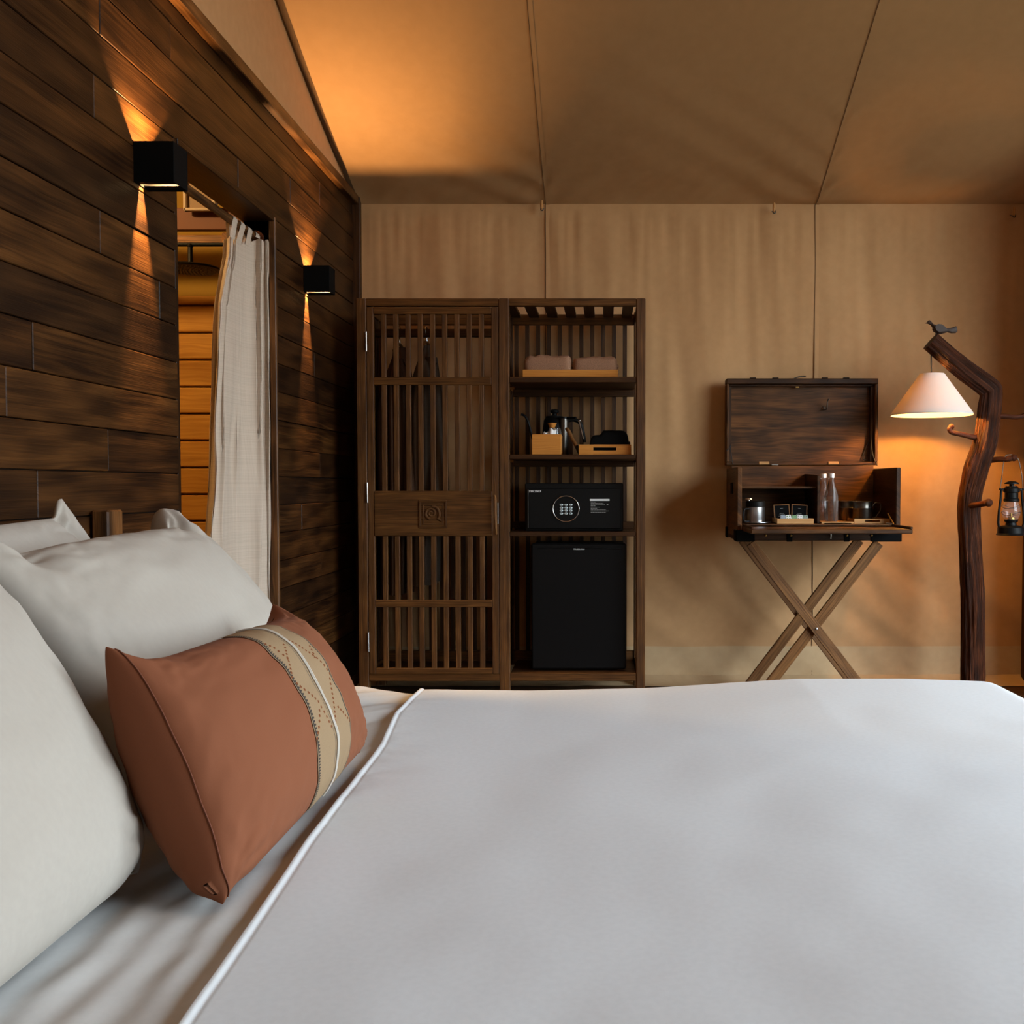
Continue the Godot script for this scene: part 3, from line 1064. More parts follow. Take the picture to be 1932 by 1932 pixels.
func build_pillows() -> void:
	# far pillow standing at the wall
	var st := nst()
	pillow_mesh(st, [V(-0.88, 0.46, 1.34), V(-1.07, 0.885, 1.33), V(-1.062, 0.915, 2.0), V(-0.86, 0.47, 2.10)], 0.13, 0.42, 0.5, 0.15, 0.02, 1.0, 0.006, 0.78)
	var o := thing("pillow", "white pillow standing against the wall behind the others", "pillow", V(-0.97, 0.46, 1.7))
	obj("case", st, M.pillow, o)
	# second pillow, its far top corner standing up
	st = nst()
	pillow_mesh(st, [V(-0.63, 0.455, 1.45), V(-0.94, 0.87, 1.43), V(-0.927, 0.890, 2.15), V(-0.60, 0.475, 2.14)], 0.23, 0.33, 0.45, 0.22, 0.02, 5.0, 0.009, 0.72)
	o = thing("pillow", "large white pillow with a peaked corner directly behind the rust cushion", "pillow", V(-0.78, 0.46, 1.8))
	obj("case", st, M.pillow, o)
	# near pillow
	st = nst()
	pillow_mesh(st, [V(-0.56, 0.455, 0.62), V(-0.92, 0.88, 0.60), V(-0.85, 0.875, 1.31), V(-0.555, 0.462, 1.235)], 0.22, 0.28, 0.40, 0.15, 0.02, 9.0, 0.006)
	o = thing("pillow", "big white pillow closest to the camera at the left edge", "pillow", V(-0.72, 0.46, 0.93))
	obj("case", st, M.pillow, o)

	# rust cushion with an embroidered band
	var cq := [V(-0.434, 0.452, 1.135), V(-0.5984, 0.7478, 1.22), V(-0.587, 0.7317, 1.80), V(-0.418, 0.474, 1.765)]
	var cn: Vector3 = (cq[3] - cq[0]).cross(cq[1] - cq[0])
	var at := func(u: float, v: float, side: float) -> Vector3: return puff(cq, u, v, side, 0.20, 0.34, 0.46, 0.22, 0.015, 21.0, 0.005)
	var cu := func(u: float, v: float, lift: float, side := 1.0) -> Vector3:
		var p: Vector3 = at.call(u, v, side)
		var a: Vector3 = at.call(minf(u + 0.02, 1.0), v, side)
		var b: Vector3 = at.call(u, clampf(v + 0.02, -1, 1), side)
		return p + (a - p).cross(b - p).normalized() * side * lift
	o = thing("cushion", "rust brown lumbar cushion with an embroidered beige band", "cushion", V(-0.5, 0.46, 1.48))
	st = nst()
	for side in [1.0, -1.0]:
		grid(st, 110, 80, func(a, b): return cu.call(swell(a), swell(b), 0.0, side), func(_p): return cn * side)
	var cover := obj("cover", st, M.rust, o)
	st = nst()
	grid(st, 40, 90, func(a, b): return cu.call(lerpf(-0.21, 0.31, a), swell(b) * 0.985, 0.0012), func(_p): return cn)
	var bm := cloth(Color("ffffff"), null, 1.0, 0.0, 0.9)
	bm.uv1_triplanar = false
	bm.uv1_scale = Vector3.ONE
	bm.albedo_texture = band_image()
	var band := obj("band", st, bm, o)
	band.set_meta("label", "beige band with dotted brown zigzag stitching")
	st = nst()
	var cords := []
	for uu in [0.045, 0.060]:
		var path := []
		for k in 61:
			path.append(cu.call(uu, lerpf(-0.97, 0.97, k / 60.0), 0.0022))
		tube(st, path, 0.0015, 6)
	obj("silver_cord", st, plain(Color("b5ada2"), 0.6), band)
	st = nst()
	var seam := []
	for k in 81:
		seam.append(cu.call(-0.985, lerpf(-0.985, 0.985, k / 80.0), 0.0008))
	tube(st, seam, 0.0009, 6)
	obj("side_seam", st, plain(Color("6b3a26"), 0.9), cover)


func band_image() -> ImageTexture:
	var w := 256
	var h := 768
	var im := Image.create(w, h, false, Image.FORMAT_RGB8)
	var base := Color("927a5e")
	im.fill(base)
	var r := RandomNumberGenerator.new()
	r.seed = 4
	for y in h:
		for x in w:
			im.set_pixel(x, y, base * (0.94 + 0.06 * r.randf()))
	var dark := Color("3a3430")
	for s in [0, 1]:
		var x0 := 3 if s == 0 else w - 9
		im.fill_rect(Rect2i(x0, 0, 6, h), dark)
		if s == 0:
			for y in range(0, h, 8):
				im.fill_rect(Rect2i(x0, y, 13, 4), dark)
	im.fill_rect(Rect2i(113, 0, 3, h), Color("5d5147"))
	# dotted zigzags, as in the embroidery: x across the band, y from its top
	var br := Color("6a3a1e")
	var lines := [[[0.02, 0.36], [0.28, 0.44]], [[0.42, 0.36], [0.30, 0.45], [0.13, 0.50], [0.02, 0.54]], [[0.03, 0.55], [0.18, 0.60], [0.41, 0.68]], [[0.20, 0.61], [0.14, 0.67], [0.03, 0.72]],
		[[0.50, 0.34], [0.75, 0.43], [0.95, 0.50]], [[0.96, 0.33], [0.75, 0.41]], [[0.96, 0.50], [0.80, 0.58], [0.55, 0.69]], [[0.80, 0.57], [0.95, 0.63]]]
	for l in lines:
		for i in l.size() - 1:
			var p0 := Vector2(l[i][0] * w, l[i][1] * h)
			var p1 := Vector2(l[i + 1][0] * w, l[i + 1][1] * h)
			var n := int(p0.distance_to(p1) / 13.0)
			for j in n:
				var q := p0.lerp(p1, float(j) / n)
				im.fill_rect(Rect2i(int(q.x) - 4, int(q.y) - 3, 9, 6), br)
	return ImageTexture.create_from_image(im)


const WF := 4.44       # front of the wardrobe
const WB := 4.82       # its back


func build_wardrobe() -> void:
	var o := thing("wardrobe", "dark slatted wooden wardrobe with one lattice door and open shelves", "wardrobe", V(-0.45, 0.0, 4.63))
	var st: SurfaceTool
	# posts, front and back
	for q in [[-1.077, -1.034, "post"], [-0.463, -0.418, "post"], [0.1314, 0.1713, "post"]]:
		for d in [[WF, WF + 0.04], [WB - 0.04, WB]]:
			if q[0] > -0.5 and q[0] < 0.0 and d[0] > 4.6:
				continue
			st = nst()
			bb(st, q[0], q[1], 0.0, 1.748, d[0], d[1], 0.003)
			obj("post", st, M.cab, o)
	# rails of the frame
	for q in [[-1.034, -0.463, 1.7166, 1.748, WF + 0.002, WF + 0.036], [-0.418, 0.1314, 1.7166, 1.748, WF + 0.002, WF + 0.036], [-1.034, -0.463, 0.089, 0.1200, WF + 0.002, WF + 0.036], [-0.418, 0.1314, 0.089, 0.1240, WF + 0.002, WF + 0.036],
			[-1.034, 0.1314, 1.690, 1.738, WB - 0.03, WB], [-1.034, 0.1314, 0.10, 0.165, WB - 0.03, WB]]:
		st = nst()
		bb(st, q[0], q[1], q[2], q[3], q[4], q[5], 0.002)
		obj("rail", st, M.cab, o)
	for x in [[-1.072, -1.040], [0.134, 0.166]]:
		for h in [[1.700, 1.735], [1.05, 1.08], [0.10, 0.135]]:
			st = nst()
			bb(st, x[0], x[1], h[0], h[1], WF + 0.04, WB - 0.04, 0.002)
			obj("side_rail", st, M.cab, o)
	# slatted left side, back and roof
	for k in 6:
		st = nst()
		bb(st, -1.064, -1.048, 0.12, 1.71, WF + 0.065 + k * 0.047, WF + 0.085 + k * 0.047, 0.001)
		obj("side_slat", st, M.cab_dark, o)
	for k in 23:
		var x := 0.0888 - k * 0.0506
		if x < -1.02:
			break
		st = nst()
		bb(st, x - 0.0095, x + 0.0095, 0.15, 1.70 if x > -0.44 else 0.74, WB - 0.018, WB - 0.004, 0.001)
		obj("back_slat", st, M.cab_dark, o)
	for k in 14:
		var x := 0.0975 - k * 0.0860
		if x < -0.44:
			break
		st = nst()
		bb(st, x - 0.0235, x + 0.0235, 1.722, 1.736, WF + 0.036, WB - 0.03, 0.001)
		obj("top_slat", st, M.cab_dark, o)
	st = nst()
	bb(st, -1.034, -0.44, 0.72, 0.76, WB - 0.03, WB, 0.002)
	obj("rail", st, M.cab, o)
	# shelves and what carries them
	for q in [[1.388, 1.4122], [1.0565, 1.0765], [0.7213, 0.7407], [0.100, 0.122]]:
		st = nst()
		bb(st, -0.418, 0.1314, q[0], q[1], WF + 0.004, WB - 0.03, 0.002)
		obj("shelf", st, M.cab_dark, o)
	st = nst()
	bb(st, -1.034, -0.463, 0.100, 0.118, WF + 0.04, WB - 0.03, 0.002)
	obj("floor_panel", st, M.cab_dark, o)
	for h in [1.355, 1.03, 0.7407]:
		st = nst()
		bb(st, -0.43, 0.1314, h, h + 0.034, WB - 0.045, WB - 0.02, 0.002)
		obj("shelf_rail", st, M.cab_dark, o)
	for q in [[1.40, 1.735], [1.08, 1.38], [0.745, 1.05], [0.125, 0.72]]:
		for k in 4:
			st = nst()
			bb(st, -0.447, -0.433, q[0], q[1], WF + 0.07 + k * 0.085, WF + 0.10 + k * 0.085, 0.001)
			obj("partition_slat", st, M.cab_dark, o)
	# the lattice door
	st = nst()
	bb(st, -1.0325, -1.003, 0.1204, 1.711, WF + 0.001, WF + 0.030, 0.002)
	bb(st, -0.494, -0.4645, 0.1204, 1.711, WF + 0.001, WF + 0.030, 0.002)
	bb(st, -1.003, -0.494, 1.6805, 1.711, WF + 0.001, WF + 0.030, 0.002)
	bb(st, -1.003, -0.494, 0.1204, 0.1462, WF + 0.001, WF + 0.030, 0.002)
	var door := obj("door", st, M.cab, o)
	for q in [[1.3767, 1.4095], [0.4129, 0.4441]]:
		st = nst()
		bb(st, -1.003, -0.494, q[0], q[1], WF, WF + 0.028, 0.002)
		obj("crossbar", st, M.cab, door)
	for k in 9:
		var x := -0.9707 + k * 0.0527
		for q in [[1.4095, 1.6805], [0.919, 1.3767], [0.4441, 0.7225], [0.1462, 0.4129]]:
			st = nst()
			bb(st, x, x + 0.0215, q[0] - 0.002, q[1] + 0.002, WF + 0.004, WF + 0.024, 0.0015)
			obj("slat", st, M.cab, door)
	st = nst()
	bb(st, -1.005, -0.492, 0.7225, 0.919, WF - 0.002, WF + 0.026, 0.003)
	obj("panel", st, M.cab, door)
	# carved spiral tile
	st = nst()
	bb(st, -0.8100, -0.6882, 0.7577, 0.7662, WF - 0.007, WF, 0.001)
	bb(st, -0.8100, -0.6882, 0.8685, 0.8770, WF - 0.007, WF, 0.001)
	bb(st, -0.8100, -0.8015, 0.7662, 0.8685, WF - 0.007, WF, 0.001)
	bb(st, -0.6967, -0.6882, 0.7662, 0.8685, WF - 0.007, WF, 0.001)
	bb(st, -0.793, -0.705, 0.7740, 0.7775, WF - 0.005, WF, 0.0005)
	bb(st, -0.793, -0.705, 0.8575, 0.8610, WF - 0.005, WF, 0.0005)
	bb(st, -0.793, -0.7895, 0.7775, 0.8575, WF - 0.005, WF, 0.0005)
	bb(st, -0.7085, -0.705, 0.7775, 0.8575, WF - 0.005, WF, 0.0005)
	var path := []
	var rad := []
	for k in 60:
		var a := k / 59.0
		var t := 0.6 + a * TAU * 1.62
		var r := lerpf(0.004, 0.026, a)
		path.append(V(-0.757 + cos(t) * r, 0.822 + sin(t) * r, WF - 0.002))
		rad.append(lerpf(0.003, 0.0062, a))
	tube(st, path, rad, 8)
	tube(st, smooth_path([V(-0.752, 0.851, WF - 0.002), V(-0.735, 0.847, WF - 0.003), V(-0.724, 0.832, WF - 0.003), V(-0.722, 0.812, WF - 0.003), V(-0.728, 0.799, WF - 0.002), V(-0.712, 0.789, WF - 0.002)], 5), 0.0055, 8)
	obj("carving", st, M.cab, door)
	# three hinges, each its own part
	for q in [[1.5202, 1.6039], [0.868, 0.9542], [0.2198, 0.3031]]:
		st = nst()
		tube(st, [V(-1.0333, q[0], WF - 0.004), V(-1.0333, q[1], WF - 0.004)], 0.0042, 10)
		obj("hinge", st, M.chrome, o)
	st = nst()
	tube(st, smooth_path([V(-0.481, 0.900, WF - 0.01), V(-0.477, 0.87, WF - 0.022), V(-0.476, 0.815, WF - 0.026), V(-0.475, 0.76, WF - 0.022), V(-0.474, 0.731, WF - 0.008)], 5), [0.004, 0.005, 0.006, 0.006, 0.0065, 0.0065, 0.0065, 0.0065, 0.0065, 0.0065, 0.0065, 0.0065, 0.0065, 0.0065, 0.006, 0.006, 0.0055, 0.005, 0.005, 0.005, 0.004], 8)
	obj("handle", st, M.leg, door)
	st = nst()
	bb(st, -0.4705, -0.4655, 0.775, 0.868, WF - 0.006, WF + 0.002, 0.001)
	obj("latch_plate", st, M.steel, door)
	# clothes rail
	st = nst()
	bb(st, -1.034, -0.45, 1.606, 1.642, 4.60, 4.628, 0.004)
	obj("clothes_rail", st, M.cab_dark, o)


func build_robes() -> void:
	for q in [[-0.925, 4.62, 0, "brown bathrobe on the hanger nearer the wardrobe's hinges", 1.56, 0.46], [-0.805, 4.63, 1, "greyish bathrobe on the hanger nearer the wardrobe's middle post", 1.57, 0.50]]:
		var x: float = q[0]
		var d: float = q[1]
		var o := thing("bathrobe", q[3], "bathrobe", V(x, q[5], d), "bathrobes hanging in the wardrobe")
		var st := nst()
		var rib := func(u: float, v: float) -> Vector3:
			var h := lerpf(q[5], q[4], v)
			var w := lerpf(0.085, 0.028, ss(0.72, 1.0, v)) * (0.75 + 0.25 * ss(0.1, 0.6, v))
			var dp := lerpf(0.15, 0.03, ss(0.86, 1.0, v))
			var t := u * TAU
			var r := 1.0 + 0.14 * sin(t * 5.0 + x * 20.0 + h * 1.5) * ss(1.0, 0.7, v) + 0.06 * sin(t * 9.0 + h * 3.0)
			return V(x + cos(t) * w * r - 0.02 * (1.0 - v), h, d + sin(t) * dp * r)
		grid(st, 72, 60, rib, func(p): return Vector3(p.x - x, 0, p.z + d))
		obj("body", st, [M.robe, M.robe_grey][q[2]], o)
		st = nst()
		grid(st, 28, 40, func(u, v):
			var h := lerpf(0.86, q[4] - 0.06, v)
			var t: float = u * TAU
			var w := lerpf(0.042, 0.026, v)
			return V(x + 0.075 - 0.045 * v * v + cos(t) * w, h, d - 0.12 + 0.06 * v + sin(t) * w * 1.2), func(p): return Vector3(p.x - x - 0.05, 0, p.z + d - 0.09))
		obj("sleeve", st, [M.robe, M.robe_grey][q[2]], o)
		o = thing("clothes_hanger", ["metal hook hanger carrying the brown bathrobe", "metal hook hanger carrying the greyish bathrobe"][q[2]], "hanger", V(x, q[4], d), "hangers on the wardrobe rail")
		st = nst()
		tube(st, smooth_path([V(x, q[4] - 0.03, d - 0.13), V(x, q[4] + 0.005, d - 0.06), V(x, q[4] + 0.015, d), V(x, q[4] + 0.005, d + 0.06), V(x, q[4] - 0.03, d + 0.13)], 4), 0.007, 8)
		obj("arms", st, M.leg, o)
		st = nst()
		var path := [V(x, q[4] + 0.01, d), V(x, 1.60, d + 0.005)]
		for k in 9:
			var t := -0.4 + PI * 1.25 * k / 8.0
			path.append(V(x, 1.632 + 0.026 * sin(t), 4.614 - 0.026 * cos(t) + (d - 4.62)))
		tube(st, path, 0.0022, 8)
		obj("hook", st, M.chrome, o)
		st = nst()
		tube(st, [V(x + 0.002, q[4] + 0.012, d - 0.012), V(x + 0.002, q[4] + 0.034, d - 0.012)], 0.0045, 8)
		obj("collar", st, M.chrome, o)


func towel(x0: float, x1: float, h0: float, h1: float, label: String, lean_: float) -> void:
	var o := thing("towel", label, "towel", V((x0 + x1) / 2, h0, 4.58), "rolled towels on the wooden tray")
	var st := nst()
	var cx := (x0 + x1) / 2
	var hw := (x1 - x0) / 2
	var ch := (h0 + h1) / 2
	var hh := (h1 - h0) / 2
	grid(st, 60, 40, func(u, v):
		var t: float = u * TAU
		var s: float = swell(v)
		var end := pow(maxf(0.0, 1.0 - pow(absf(s), 9.0)), 0.5)
		var sy: float = sign(sin(t)) * pow(absf(sin(t)), 0.55)
		var sz: float = sign(cos(t)) * pow(absf(cos(t)), 0.55)
		var lift := nz.get_noise_2d(s * 2.0 + cx * 9.0, t * 0.4) * 0.006
		return V(cx + s * hw, ch + sy * hh * (0.35 + 0.65 * end) * (1.0 - 0.10 * ss(-0.2, -1.0, s) + lean_ * s) + lift * maxf(sy, 0.0), 4.60 + sz * 0.105 * (0.6 + 0.4 * end)), func(p): return p - V(cx, ch, 4.60))
	var body := obj("roll", st, M.towel, o)
	st = nst()
	for k in 3:
		tube(st, smooth_path([V(x1 + 0.001, h0 + 0.012 + k * 0.018, 4.53), V(x1 + 0.002, h0 + 0.012 + k * 0.018, 4.60), V(x1 + 0.001, h0 + 0.014 + k * 0.018, 4.66)], 4), 0.006, 6)
	obj("fold", st, M.towel, body)


func build_shelf_things() -> void:
	# towels on a tray on the top shelf
	var o := thing("tray", "shallow bamboo tray under the two rolled towels", "tray", V(-0.155, 1.4125, 4.6))
	var st := nst()
	bb(st, -0.364, 0.0533, 1.4125, 1.4205, 4.50, 4.72, 0.001)
	obj("base", st, M.bamboo, o)
	for q in [[-0.364, 0.0533, 4.496, 4.506], [-0.364, 0.0533, 4.714, 4.724], [-0.364, -0.356, 4.506, 4.714], [0.0453, 0.0533, 4.506, 4.714]]:
		st = nst()
		bb(st, q[0], q[1], 1.4125, 1.4485, q[2], q[3], 0.0015)
		obj("rim", st, M.bamboo, o)
	towel(-0.362, -0.150, 1.4215, 1.519, "plump tan towel roll, the taller of the two on the wardrobe's top shelf", 0.02)
	towel(-0.146, 0.050, 1.4215, 1.513, "tan towel roll with folded edge showing, lower one on the top shelf", -0.03)
	# bamboo box with coffee things
	o = thing("storage_box", "square bamboo box on the middle wardrobe shelf", "box", V(-0.26, 1.0770, 4.56))
	st = nst()
	bb(st, -0.323, -0.1953, 1.0770, 1.084, 4.49, 4.63, 0.001)
	obj("base", st, M.bamboo, o)
	for q in [[-0.323, -0.1953, 4.485, 4.495], [-0.323, -0.1953, 4.625, 4.635], [-0.323, -0.314, 4.495, 4.625], [-0.2043, -0.1953, 4.495, 4.625]]:
		st = nst()
		bb(st, q[0], q[1], 1.0770, 1.1665, q[2], q[3], 0.0015)
		obj("side", st, M.bamboo, o)
	o = thing("glass_jar", "clear glass jar standing in the bamboo box", "jar", V(-0.228, 1.085, 4.56))
	st = nst()
	lathe(st, [Vector2(0, 0), Vector2(0.03, 0), Vector2(0.034, 0.01), Vector2(0.034, 0.075), Vector2(0.030, 0.095), Vector2(0.026, 0.112), Vector2(0.024, 0.112), Vector2(0.031, 0.075), Vector2(0.031, 0.012), Vector2(0.0, 0.008)], 24, Transform3D(Basis.IDENTITY, V(-0.228, 1.085, 4.56)))
	obj("body", st, M.glass, o)
	st = nst()
	lathe(st, [Vector2(0.0, 0.113), Vector2(0.012, 0.114), Vector2(0.020, 0.134), Vector2(0.0, 0.136)], 20, Transform3D(Basis.IDENTITY, V(-0.238, 1.085, 4.56)))
	obj("cork", st, M.bamboo, o)
	for i in 2:
		o = thing("packet", ["crumpled white paper packet poking out of the bamboo box", "clear wrapped white packet in front of the glass jar"][i], "packet", V([-0.275, -0.238][i], 1.09, 4.52), "packets in the bamboo box")
		st = nst()
		var px: float = [-0.275, -0.238][i]
		grid(st, 18, 12, func(u, v):
			var t: float = u * TAU
			var hh: float = [0.088, 0.104][i]
			var rr: float = 0.018 * (1.0 - 0.35 * v) * (1.0 + 0.25 * sin(t * 3.0 + i * 2.0) + 0.12 * sin(t * 7.0))
			return V(px + cos(t) * rr + (0.012 if i == 0 else 0.004) * v, 1.086 + hh * v + 0.006 * sin(t * 2.0), 4.515 + sin(t) * rr * 0.6), func(p): return p - V(px, p.y, 4.515))
		obj("wrap", st, M.white, o)
	# kettle behind the box
	o = thing("kettle", "dark kettle with gooseneck spout behind the bamboo box", "kettle", V(-0.235, 1.0770, 4.71))
	st = nst()
	lathe(st, [Vector2(0, 0), Vector2(0.062, 0), Vector2(0.064, 0.01), Vector2(0.058, 0.12), Vector2(0.052, 0.165), Vector2(0.045, 0.172), Vector2(0.0, 0.176)], 28, Transform3D(Basis.IDENTITY, V(-0.232, 1.0770, 4.71)))
	obj("body", st, M.black, o)
	st = nst()
	lathe(st, [Vector2(0.044, 0.172), Vector2(0.040, 0.182), Vector2(0.012, 0.186), Vector2(0.010, 0.194), Vector2(0.020, 0.200), Vector2(0.022, 0.208), Vector2(0.012, 0.214), Vector2(0.0, 0.215)], 24, Transform3D(Basis.IDENTITY, V(-0.235, 1.0770, 4.71)))
	obj("lid", st, M.black, o)
	st = nst()
	tube(st, smooth_path([V(-0.285, 1.10, 4.70), V(-0.322, 1.115, 4.69), V(-0.338, 1.17, 4.68), V(-0.352, 1.225, 4.68), V(-0.368, 1.258, 4.68), V(-0.386, 1.266, 4.68)], 5), 0.0055, 10)
	obj("spout", st, M.black, o)
	st = nst()
	tube(st, smooth_path([V(-0.185, 1.235, 4.70), V(-0.150, 1.243, 4.70), V(-0.118, 1.228, 4.70), V(-0.104, 1.18, 4.70), V(-0.098, 1.14, 4.70)], 5), 0.009, 10)
	obj("handle", st, M.black, o)
	# hand coffee grinder beside the box
	o = thing("coffee_grinder", "steel banded hand grinder standing behind the bamboo box", "grinder", V(-0.195, 1.0770, 4.665))
	st = nst()
	lathe(st, [Vector2(0, 0), Vector2(0.020, 0), Vector2(0.022, 0.01), Vector2(0.021, 0.168), Vector2(0.0, 0.170)], 24, Transform3D(Basis.IDENTITY, V(-0.190, 1.0770, 4.665)))
	obj("body", st, M.steel_dark, o)
	st = nst()
	lathe(st, [Vector2(0, 0.168), Vector2(0.024, 0.168), Vector2(0.024, 0.176), Vector2(0.0, 0.178)], 24, Transform3D(Basis.IDENTITY, V(-0.190, 1.0770, 4.665)))
	obj("cap", st, M.black, o)
	st = nst()
	tube(st, [V(-0.190, 1.249, 4.66), V(-0.135, 1.246, 4.62)], 0.006, 8)
	obj("crank_arm", st, M.black, o)
	st = nst()
	ball(st, V(-0.118, 1.232, 4.60), Vector3.ONE * 0.0075)
	obj("crank_knob", st, M.chrome, o)
	# wooden masher leaning in front of the kettle handle
	o = thing("coffee_scoop", "wooden handled tool leaning beside the bamboo box", "utensil", V(-0.10, 1.0770, 4.56))
	st = nst()
	tube(st, smooth_path([V(-0.178, 1.198, 4.60), V(-0.166, 1.185, 4.59), V(-0.145, 1.145, 4.57), V(-0.128, 1.115, 4.55)], 4), [0.006, 0.008, 0.009, 0.0095, 0.0095, 0.009, 0.0085, 0.0085, 0.0085, 0.009, 0.0095, 0.0095, 0.0095], 10)
	obj("handle", st, M.leg, o)
	st = nst()
	tube(st, [V(-0.128, 1.115, 4.55), V(-0.112, 1.086, 4.53)], [0.010, 0.012], 10)
	obj("tip", st, M.black, o)
	st = nst()
	tube(st, [V(-0.118, 1.226, 4.58), V(-0.100, 1.15, 4.56)], 0.0026, 8)
	obj("rod", st, M.steel, o)
	# tray with dark folded things
	o = thing("tray", "bamboo tray with a slot handle on the middle wardrobe shelf", "tray", V(-0.0, 1.0770, 4.6))
	st = nst()
	bb(st, -0.1185, 0.1116, 1.0770, 1.084, 4.50, 4.72, 0.001)
	obj("base", st, M.bamboo, o)
	st = nst()
	for q in [[-0.1185, -0.055, 1.0770, 1.1215], [0.046, 0.1116, 1.0770, 1.1215], [-0.055, 0.046, 1.0770, 1.0955], [-0.055, 0.046, 1.1090, 1.1215]]:
		bb(st, q[0], q[1], q[2], q[3], 4.492, 4.502, 0.0005)
	obj("front", st, M.bamboo, o)
	for q in [[-0.1185, 0.1116, 4.714, 4.724], [-0.1185, -0.110, 4.502, 4.714], [0.103, 0.1116, 4.502, 4.714]]:
		st = nst()
		bb(st, q[0], q[1], 1.0770, 1.1215, q[2], q[3], 0.0015)
		obj("rim", st, M.bamboo, o)
	o = thing("hair_dryer_pouch", "black cloth pouch lying in the slot handled tray", "pouch", V(0.02, 1.085, 4.6))
	st = nst()
	grid(st, 40, 30, func(u, v):
		var t: float = u * TAU
		var s: float = swell(v)
		var x := 0.015 + s * 0.088
		var top := lerpf(0.082, 0.102, ss(-0.45, -0.3, s)) * pow(maxf(0.0, 1.0 - pow(absf(s), 10.0)), 0.4)
		var c := cos(t)
		var sn := sin(t)
		return V(x, 1.085 + (0.5 + 0.5 * sign(sn) * pow(absf(sn), 0.35)) * top, 4.60 + sign(c) * pow(absf(c), 0.35) * 0.085), func(p): return p - V(0.015, 1.13, 4.60))
	obj("cloth", st, M.black_matt, o)
	st = nst()
	bb(st, 0.097, 0.108, 1.122, 1.136, 4.52, 4.56, 0.002)
	obj("toggle", st, M.black, o)

	# safe
	o = thing("safe", "black electronic safe with a round keypad on the wardrobe shelf", "safe", V(-0.14, 0.7410, 4.6))
	st = nst()
	bb(st, -0.356, 0.077, 0.7412, 0.953, 4.51, 4.78, 0.004)
	obj("body", st, M.black, o)
	st = nst()
	bb(st, -0.340, 0.066, 0.752, 0.930, 4.497, 4.511, 0.003)
	var sd := obj("door", st, M.black, o)
	st = nst()
	bb(st, -0.343, -0.340, 0.756, 0.925, 4.494, 4.51, 0.001)
	obj("hinge_strip", st, M.steel_dark, sd)
	st = nst()
	var ring := []
	for k in 33:
		var t := TAU * k / 32
		ring.append(V(-0.1747 + cos(t) * 0.0575, 0.840 + sin(t) * 0.0565, 4.494))
	tube(st, ring, 0.0022, 8, false)
	obj("dial_ring", st, M.chrome, sd)
	for r in 4:
		for c in 3:
			var p := V(-0.1747 + (c - 1) * 0.0205, 0.8575 - r * 0.0127, 4.4955)
			st = nst()
			ball(st, p, Vector3(0.0082, 0.0050, 0.0022), 12)
			var key := obj("key", st, M.key, sd)
			words("digit", ["1", "2", "3", "4", "5", "6", "7", "8", "9", "*", "0", "#"][r * 3 + c], 0.006, p + Vector3(0, -0.0001, 0.0021), M.black, key)
	words("maker_mark", "I'MCZNEF", 0.0085, V(-0.311, 0.9165, 4.4962), M.print_white, sd)
	st = nst()
	bb(st, -0.070, 0.0165, 0.875, 0.8835, 4.4958, 4.498, 0.0003)
	obj("label_bar", st, M.print_white, sd)
	st = nst()
	var ln := [[0.869, 0.022, 0], [0.8645, 0.055, 1], [0.859, 0.062, 1], [0.8525, 0.020, 0], [0.847, 0.038, 1], [0.841, 0.028, 0], [0.836, 0.066, 1], [0.8305, 0.078, 1], [0.825, 0.066, 1]]
	for q in ln:
		var x := -0.066
		while x < -0.066 + q[1]:
			var w := 0.003 + rng.randf() * 0.006
			bb(st, x, minf(x + w, -0.066 + q[1]), q[0] - 0.0009, q[0] + (0.0013 if q[2] == 0 else 0.0007), 4.4962, 4.498, 0.0001)
			x += w + 0.0014
	bb(st, 0.004, 0.0105, 0.8575, 0.8615, 4.4962, 4.498, 0.0002)
	obj("instruction_print", st, M.print_grey, sd)

	# minibar fridge
	o = thing("fridge", "matt black minibar fridge in the lowest wardrobe compartment", "fridge", V(-0.12, 0.1225, 4.65))
	st = nst()
	bb(st, -0.325, 0.086, 0.134, 0.684, 4.535, 4.785, 0.006)
	obj("body", st, M.fridge, o)
	st = nst()
	bb(st, -0.328, 0.0905, 0.132, 0.688, 4.497, 4.532, 0.006)
	var fd := obj("door", st, M.fridge, o)
	st = nst()
	tube(st, smooth_path([V(-0.30, 0.664, 4.499), V(-0.20, 0.668, 4.4965), V(-0.12, 0.669, 4.496), V(-0.02, 0.667, 4.4965), V(0.07, 0.662, 4.499)], 5), 0.0035, 8)
	obj("grip", st, M.fridge, fd)
	words("maker_mark", "HCIZCHEF", 0.0075, V(-0.117, 0.6635, 4.4962), M.print_white, fd)
	for x in [-0.29, 0.05]:
		st = nst()
		lathe(st, [Vector2(0, 0), Vector2(0.014, 0), Vector2(0.012, 0.012), Vector2(0, 0.012)], 12, Transform3D(Basis.IDENTITY, V(x, 0.1224, 4.57)))
		obj("foot", st, M.black, o)


